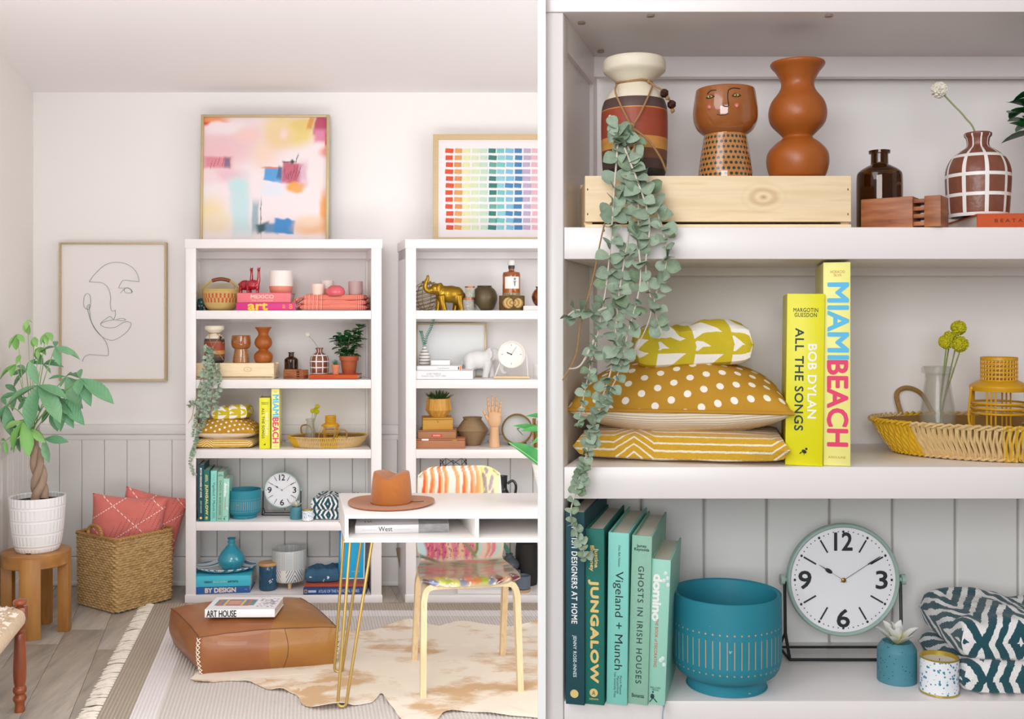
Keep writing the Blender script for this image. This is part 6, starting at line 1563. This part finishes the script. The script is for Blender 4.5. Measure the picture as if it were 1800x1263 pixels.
t = thing('flat_stack', 'stack of white papers lying on the bottom shelf behind the chair', 'papers', sx(850, 5.30, S4)); B().box((0, 0, .01), (.26, .17, .02), bev=.001).put('papers', mat('white_paper_stack', lambda P: P.mix('e8e6e4', 'cfccc8', (P.z * 1800).sin()), .8), t)
o = B().tube(spline([(-.02, 0, .22), (.0, -.005, .12), (.012, .0, 0)], 5), .011, 8).put('driftwood', mat('driftwood_bark', lambda P: P.mix('9c8a6e', '6f6048', P.noise(30, 4)), .85)); solo(o, 'short piece of driftwood standing between the two far bookcases', 'driftwood', sx(706, 5.45, .001))
# ================================================================ stool, plant, basket, bench
stw = mat('honey_wood', lambda P: P.ramp(P.noise(6, 5, (3, 3, .5)), [(.28, '8f5f2c'), (.5, 'a8733a'), (.7, 'b98548')]), .42)
SY = 4.72
def stool():
    c = sx(64, SY, 0); t = thing('wooden_stool', 'round honey-coloured wooden stool under the potted money tree', 'stool', c)
    r, H = .1475, .375
    top = mat('stool_top_wood', lambda P: P.ramp(P.noise(6, 5, (.6, 3, 3)), [(.28, '8f5f2c'), (.5, 'a8733a'), (.7, 'b98548')]), .4)
    B().lathe([(0, H - .062), (r - .004, H - .062), (r, H - .058), (r, H - .004), (r - .004, H), (0, H)], 64).put('seat', top, t)
    for k in range(4):
        a = R(14) + k * PI / 2; d = V((math.sin(a), -math.cos(a), 0)); s_ = V((d.y, -d.x, 0)) * -1
        b = B(); n = 7; R0, R1 = r + .0015, r - .045; hw = .31
        out = [((R0) * math.sin(a + hw * (q / (n - 1) * 2 - 1)), -(R0) * math.cos(a + hw * (q / (n - 1) * 2 - 1))) for q in range(n)]
        inn = [((R1) * math.sin(a + hw * 1.15 * (1 - q / (n - 1) * 2)), -(R1) * math.cos(a + hw * 1.15 * (1 - q / (n - 1) * 2))) for q in range(n)]
        b.prism(out + inn, 0, H - .012 if False else H - .0125, bev=.0015); b.put('leg', stw, t, ang=30)
    return t
stool()
def money_tree():
    c = sx(66, SY, .3755); t = thing('money_tree', 'braided-trunk money tree in a ridged white pot on the stool', 'plant', c)
    wp = mat('white_ridged_pot', 'efeceb', .45, bump=lambda P: ((P.th * 38).sin() * (((P.z - .02) * 17).fr().gt(.30))) + ((P.z * 420).sin() * (((P.z - .02) * 17).fr().lt(.30))), bs=.35, bd=.003)
    pr = smooth_prof([(.084, 0), (.091, .004), (.103, .04), (.113, .11), (.1185, .19), (.1215, .245)], 4)
    B().lathe([(0, 0)] + pr + [(.1215, .249), (.117, .250), (.113, .246), (.110, .18), (0, .18)], 72).put('pot', wp, t)
    B().box((0, -.089, .004), (.022, .004, .007)).put('drain_slot', BLACK, t)
    B().lathe([(0, .2285), (.112, .226)], 36).put('soil', soil, t)
    P3 = lambda px, py, dy=0: at(px, py, SY + dy) - c
    tk = mat('braided_bark', lambda P: P.mix('b39a84', '8a7060', P.noise(26, 4, (2, 2, .5))), .85, bump=lambda P: P.noise(60, 3, (2, 2, .4)), bs=.3)
    cen = lambda f: P3(69, 872).lerp(P3(57, 762), f) + V((.010 * math.sin(f * 4), 0, 0))
    for k in range(3):
        pts = []; n = 22
        for j in range(n + 1):
            f = j / n; a = 2 * PI * k / 3 + f * 7.2; rr_ = .0215 * (1 - .42 * f); q = cen(f); pts.append(q + V((rr_ * math.cos(a), rr_ * math.sin(a), 0)))
        pts[0].z -= .01
        B().tube(pts, [.0205 - .0085 * j / n for j in range(n + 1)], 10).put('trunk', tk, t)
    top = cen(1)
    grn = mat('green_twig', '8fae6a', .6); dk = mat('palmate_leaf', lambda P: P.mix(P.mix('629773', '4b8659', P.rnd()), P.mix('8bb585', '6ba377', P.rnd()), P.noise(2, 2)), .42, bump=lambda P: (P.x * 60 + P.y.ab() * 40).sin(), bs=.12)
    br = mat('bright_new_leaf', lambda P: P.mix('9cc87a', '7fb862', P.rnd()), .45)
    wl = [(0, .02), (.12, .10), (.3, .2), (.5, .255), (.68, .235), (.84, .145), (.95, .05), (1, .004)]
    l1 = leafmesh('leaf', dk, wl, fold=.22, droop=.10); l2 = leafmesh('leaf', br, wl, fold=.25, droop=.12); l3 = leafmesh('leaf', dk, wl, fold=.16, droop=.22)
    rr = random.Random(12); n = [0]
    def hub(px, py, dy, tips, m=None, src=None, thin=.70):
        h = P3(px, py, dy); s0 = src or top + V((rr.uniform(-.012, .012), rr.uniform(-.01, .01), rr.uniform(-.01, .03)))
        B().tube(spline([s0, s0.lerp(h, .55) + V((0, 0, .022)), h], 6), .0024 if m is None else .0017, 6).put('leaf_stalk', grn, t)
        for tp in tips:
            q = P3(tp[0], tp[1], dy + (tp[2] if len(tp) > 2 else rr.uniform(-.05, .03))); ln = (q - h).length
            mesh = m or rr.choice((l1, l1, l3)); wdt = ln * thin if len(tp) < 4 else ln * tp[3]
            put('leaf', mesh, t, M=orient(h, q, wdt, (rr.uniform(-.35, .35), -.75, .75), rr.uniform(-.35, .35))); n[0] += 1
    hub(67, 677, -.10, [(5, 712, -.02), (51, 634, -.03), (117, 691, -.02), (108, 740, -.04), (48, 755, -.03)], thin=.74)
    hub(97, 610, .0, [(132, 622), (105, 641, -.04), (66, 613), (143, 629, .05), (98, 597, .06)])
    hub(141, 665, -.02, [(200, 706, -.02), (159, 713, -.03), (135, 690, -.06, 1.1), (140, 644, .05), (120, 655, .07)])
    hub(116, 662, .02, [(140, 722, -.03), (84, 664), (104, 677, -.04), (126, 655, .07), (150, 690, .04)])
    hub(105, 699, -.02, [(148, 745, -.02), (128, 752), (105, 758, -.03), (86, 728, -.05), (118, 728, -.05)])
    hub(40, 741, -.06, [(52, 802, -.03), (18, 795, .0), (28, 770), (6, 752)], m=l2)
    hub(54, 753, -.05, [(78, 777, -.03), (34, 735, .03), (62, 730, .05)], m=l2)
    hub(78, 771, -.03, [(119, 775, -.01), (82, 813, -.02)])
    hub(11, 712, -.02, [(17, 765, -.02), (4, 755), (24, 758), (-6, 740), (2, 695)])
    hub(48, 562, .02, [(42, 585), (58, 567, .02), (50, 590), (46, 577)], m=l2, thin=.75)
    hub(30, 587, .0, [(13, 612), (27, 616), (43, 601)], m=l2, thin=.8)
    hub(82, 584, .02, [(76, 604), (92, 597), (82, 606), (70, 606)], m=l2, thin=.8)
    hub(60, 592, .04, [(58, 610), (64, 608)], m=l2, thin=.8)
    hub(46, 652, .03, [(19, 682, .02), (18, 655, .02), (30, 640, .03), (62, 628, .05), (24, 668)])
    hub(76, 640, .07, [(98, 632), (60, 618, .04), (90, 655), (112, 642), (52, 634)])
    hub(90, 720, .05, [(120, 740), (126, 708), (98, 755), (70, 742), (80, 700)])
    hub(30, 690, .06, [(0, 700), (8, 672), (44, 712), (20, 722)])
    hub(28, 640, .02, [(12, 652), (36, 622), (-4, 664), (18, 662)], m=l2, thin=.8)
    hub(10, 775, -.02, [(12, 797, -.02), (-6, 790), (2, 770)], m=l2)
    hub(34, 770, .02, [(16, 792), (34, 795), (24, 785)])
    hub(70, 610, .05, [(66, 630), (80, 622), (58, 626)], m=l2, thin=.7)
    hub(52, 700, .0, [(30, 720, -.02), (44, 735, -.02), (70, 722), (34, 700)])
    hub(86, 688, .03, [(112, 708), (96, 722), (74, 715), (122, 690)])
    hub(120, 695, .08, [(146, 716), (132, 728), (118, 722), (142, 700)])
money_tree()

# ---- wicker basket with two pillows
def wicker():
    P0, P1, P2 = V((-1.925, 4.985, 0)), V((-2.205, 5.165, 0)), V((-1.733, 5.262, 0))
    cx = (P1 + P2) / 2
    a = math.atan2((P2 - P0).y, (P2 - P0).x)
    t = thing('wicker_basket', 'large square woven wicker basket holding two coral pillows by the wall', 'basket', cx, a)
    S, H = .342, .356; rc = .03
    m = mat('water_hyacinth', lambda P: P.mix(P.mix('a9834f', 'd6b581', P.noise(45, 3, (1, 1, 2))), '8a673a', P.ramp(P.noise(38, 2, (1, 1, 3)), [(.45, '000000'), (.8, 'ffffff')])), .8)
    def per(u):
        # rounded square perimeter, counter clockwise, returns point, normal
        L1 = S - 2 * rc; arc = rc * PI / 2; T = 4 * (L1 + arc); d = (u % 1) * T
        for k in range(4):
            M = Matrix.Rotation(k * PI / 2, 3, 'Z')
            if d < L1: return M @ V((-L1 / 2 + d, -S / 2, 0)), M @ V((0, -1, 0))
            d -= L1
            if d < arc:
                q = -PI / 2 + d / rc; nn = V((math.cos(q), math.sin(q), 0)); return M @ (V((L1 / 2, -L1 / 2, 0)) + nn * rc), M @ nn
            d -= arc
        return V((0, -S / 2, 0)), V((0, -1, 0))
    rows, st = 30, 84
    b = B(); nu, nv = st * 4, rows * 5
    pe = [per(i / nu) for i in range(nu)]
    def f(u, v):
        p, nn = pe[int(round(u * nu)) % nu]; r_ = v * rows; row = int(min(r_, rows - 1e-6)); fr_ = r_ - row
        ph = u * st * PI + row * PI
        o = .0052 * math.sin(ph) * 1.0 + .0048 * (math.sin(PI * fr_) - .6) + .0015 * mnoise.noise((u * 60, v * 30, 0))
        z = .006 + H * v + .0035 * math.sin(ph * 1.0 + .7)
        return V((p.x, p.y, 0)) * (1 - .02 * (1 - v)) + nn * o + V((0, 0, max(z, .001)))
    b.grid(f, nu, nv, cu=True); b.put('weave', m, t, ang=180)
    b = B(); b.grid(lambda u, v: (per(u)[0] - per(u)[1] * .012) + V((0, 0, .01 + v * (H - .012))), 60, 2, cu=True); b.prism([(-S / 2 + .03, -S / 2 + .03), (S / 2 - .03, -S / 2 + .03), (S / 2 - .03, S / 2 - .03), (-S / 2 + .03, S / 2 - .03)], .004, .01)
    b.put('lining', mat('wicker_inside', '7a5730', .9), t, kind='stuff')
    rm = mat('wicker_rim', lambda P: P.mix('bd9256', '94693a', ((P.x + P.y) * 420 + P.z * 300).sin() * .5 + .5), .8)
    B().tube([per(k / 96)[0] + V((0, 0, H + .008 + .0015 * math.sin(k * 2.1))) for k in range(96)], [.0085 + .0012 * math.sin(k * 1.7) for k in range(96)], 8, True).put('rim', rm, t)
    # the looped handle rises from the side that faces left
    for sgn in (-1, 1):
        q = spline([(sgn * S / 2, -.055, H + .004), (sgn * S / 2, -.05, H + .04), (sgn * S / 2, -.02, H + .058), (sgn * S / 2, .02, H + .058), (sgn * S / 2, .05, H + .04), (sgn * S / 2, .055, H + .004)], 6)
        B().tube(q, [.0085 + .001 * math.sin(k * 2) for k in range(len(q))], 8).put('handle', rm, t)
    return cx, a, H
bc, ba, bh = wicker()
def corfn(P):
    d1 = (P.x * 4.2 + P.z * 5.5 + .18); d2 = (P.x * 4.2 - P.z * 5.5 + .41); dash = ((P.x * 70 + P.z * 25).fr().lt(.6))
    ln = ((d1.fr() - .5).ab().lt(.015)).mx((d2.fr() - .5).ab().lt(.015)) * dash
    bk = (((P.x * 46 - P.z * 16).fr() - .5).ab().lt(.05)) * ((P.z * 95).fr().lt(.6)) * (P.noise(7, 0).gt(.60))
    return P.mix(P.mix(P.mix('d9796e', 'd06c63', P.noise(60, 3)), 'f2d9cc', ln), '5a3540', bk)
cor = mat('coral_cotton', corfn, .9, bump=lambda P: P.noise(300, 2), bs=.3, sheen=.2)
def coral(label, loc, rx, ry, rz, w_, h_):
    b = cushion(B(), w_, h_, .13, 26, .075, .5); b.xf(Matrix.Translation((0, -.065, 0))) if False else None
    b.xf(Matrix.Rotation(PI / 2, 4, 'X') @ Matrix.Translation((0, 0, -.065)))
    o = b.put('coral_pillow', cor); solo(o, label, 'pillow', loc); o.rotation_euler = (rx, ry, rz); return o
coral('front coral pillow with cream dashed stitching in the wicker basket', V((-1.962, 5.212, .375)), R(-5), R(6), R(11.6), .365, .33)
coral('rear coral pillow tilted behind the other one in the wicker basket', V((-1.885, 5.325, .365)), R(-2), R(15), R(20), .325, .35)

# ---- rope-seat bench, cut by the left edge of the frame
def bench():
    lx, ly = -1.806, 3.757
    t = thing('rope_bench', 'low bench with woven rope seat and turned reddish wooden legs', 'bench', (lx, ly, 0))
    rw = mat('red_turned_wood', lambda P: P.ramp(P.noise(8, 4, (3, 3, .6)), [(.3, '6d2f14'), (.5, '8a4220'), (.7, 'a0552c')]), .3, coat=.3)
    lp = smooth_prof([(.0165, 0), (.018, .006), (.0165, .03), (.023, .045), (.0225, .055), (.0165, .064), (.023, .074), (.0225, .088), (.0175, .095), (.0205, .11), (.0228, .15), (.0205, .23), (.0185, .28), (.0175, .288), (.021, .296), (.0165, .303), (.021, .312), (.0225, .322)], 3)
    d = V((.24, -1, 0)).normalized(); sd = V((-1, -.0, 0))
    LN, WD = .62, .245
    for a, e in ((0, 0), (0, 1), (1, 0), (1, 1)):
        p = d * LN * a + sd * WD * e
        B().lathe([(0, 0)] + lp + [(0, .322)], 24, c=p).box((p.x, p.y, .352), (.046, .046, .066), rz=.23, bev=.004).lathe(smooth_prof([(0.012, .384), (.012, .389), (.0215, .393), (.0235, .402), (.0205, .409), (.01, .4125), (0, .413)], 3), 24, c=p).put('leg', rw, t)
    ro = mat('jute_rope', lambda P: P.mix(P.mix('b99a78', 'd8c5ae', P.noise(70, 3)), 'efe6dc', P.noise(30, 2).gt(.56) * P.z.gt(.378)), .9, bump=lambda P: P.noise(200, 2), bs=.4)
    # ropes wound round the rails, then the woven top
    w0 = -.012
    for e in (0, 1):
        b = B(); n = 52
        for k in range(n):
            c = d * (.03 + (LN - .06) * k / n) + sd * (WD * e); nn = sd
            b.tube([c + nn * (.022 * math.cos(2 * PI * q / 12)) + V((0, 0, .348 + .030 * math.sin(2 * PI * q / 12))) for q in range(12)], .0058, 5, True)
        b.put('rail_winding', ro, t, kind='stuff')
    for a in (0, 1):
        b = B(); n = 18
        for k in range(n):
            c = d * (LN * a) + sd * (.03 + (WD - .06) * k / n)
            b.tube([c + d * (.022 * math.cos(2 * PI * q / 12)) + V((0, 0, .348 + .030 * math.sin(2 * PI * q / 12))) for q in range(12)], .0058, 5, True)
        b.put('rail_winding', ro, t, kind='stuff')
    b = B()
    for k in range(19):
        c = sd * (.012 + (WD - .024) * k / 18)
        b.tube([c + d * (LN * q / 20) + V((0, 0, .378 + .003 * (1 if (q + k) % 2 else -1))) for q in range(21)], .0066, 5)
    for k in range(44):
        c = d * (.02 + (LN - .04) * k / 43)
        b.tube([c + sd * (WD * q / 12) + V((0, 0, .378 + .003 * (1 if (q + k) % 2 else -1))) for q in range(13)], .006, 5)
    b.put('woven_seat', ro, t, kind='stuff')
bench()

# ---- potted plant standing on the right of the desk, mostly beyond the frame
def deskplant():
    Y = 3.93; c = sx(982, Y, .7315); t = thing('potted_plant', 'white dimpled pot with broad green leaves at the right end of the desk', 'plant', c)
    dm = mat('dimpled_white_glaze', lambda P: P.mix('e6e2dc', '9a958e', P.vor(150, rnd=.2).lt(.22)), .5, bump=lambda P: P.vor(150, rnd=.2), bs=.6)
    B().lathe([(0, 0), (.062, 0), (.070, .01), (.102, .150), (.1025, .156), (.0985, .157), (.0965, .14), (0, .14)], 56).put('pot', dm, t)
    B().lathe([(0, .142), (.0965, .1415)], 30).put('soil', soil, t)
    P3 = lambda px, py, dy=0: at(px, py, Y + dy) - c
    lm = mat('broad_green_leaf', lambda P: P.mix(P.mix('3f8a48', '5aa558', P.rnd()), '8cc07c', P.y.ab().lt(.018)), .4)
    bl = leafmesh('leaf', lm, [(0, .02), (.12, .16), (.3, .26), (.5, .28), (.7, .22), (.88, .1), (1, .01)], fold=.2, droop=.12)
    for (x0, y0, x1, y1, dy, w_) in [(962, 828, 900, 772, -.06, .8), (966, 770, 904, 742, .02, .6), (972, 762, 915, 752, -.01, .55), (975, 740, 925, 726, .03, .5), (985, 760, 932, 776, -.05, .6), (1000, 740, 1050, 715, 0, .6), (1000, 800, 1062, 770, -.04, .7), (985, 730, 1000, 670, .03, .6)]:
        h = P3(x0, y0, dy); s0 = V((0, 0, .14))
        B().tube(spline([s0, s0.lerp(h, .6) + V((0, 0, .02)), h], 5), .0026, 6).put('leaf_stalk', grn_, t)
        q = P3(x1, y1, dy - .02); put('leaf', bl, t, M=orient(h, q, (q - h).length * w_, (0, -.5, 1)))
grn_ = mat('plant_stalk', '6f9a55', .6)
deskplant()
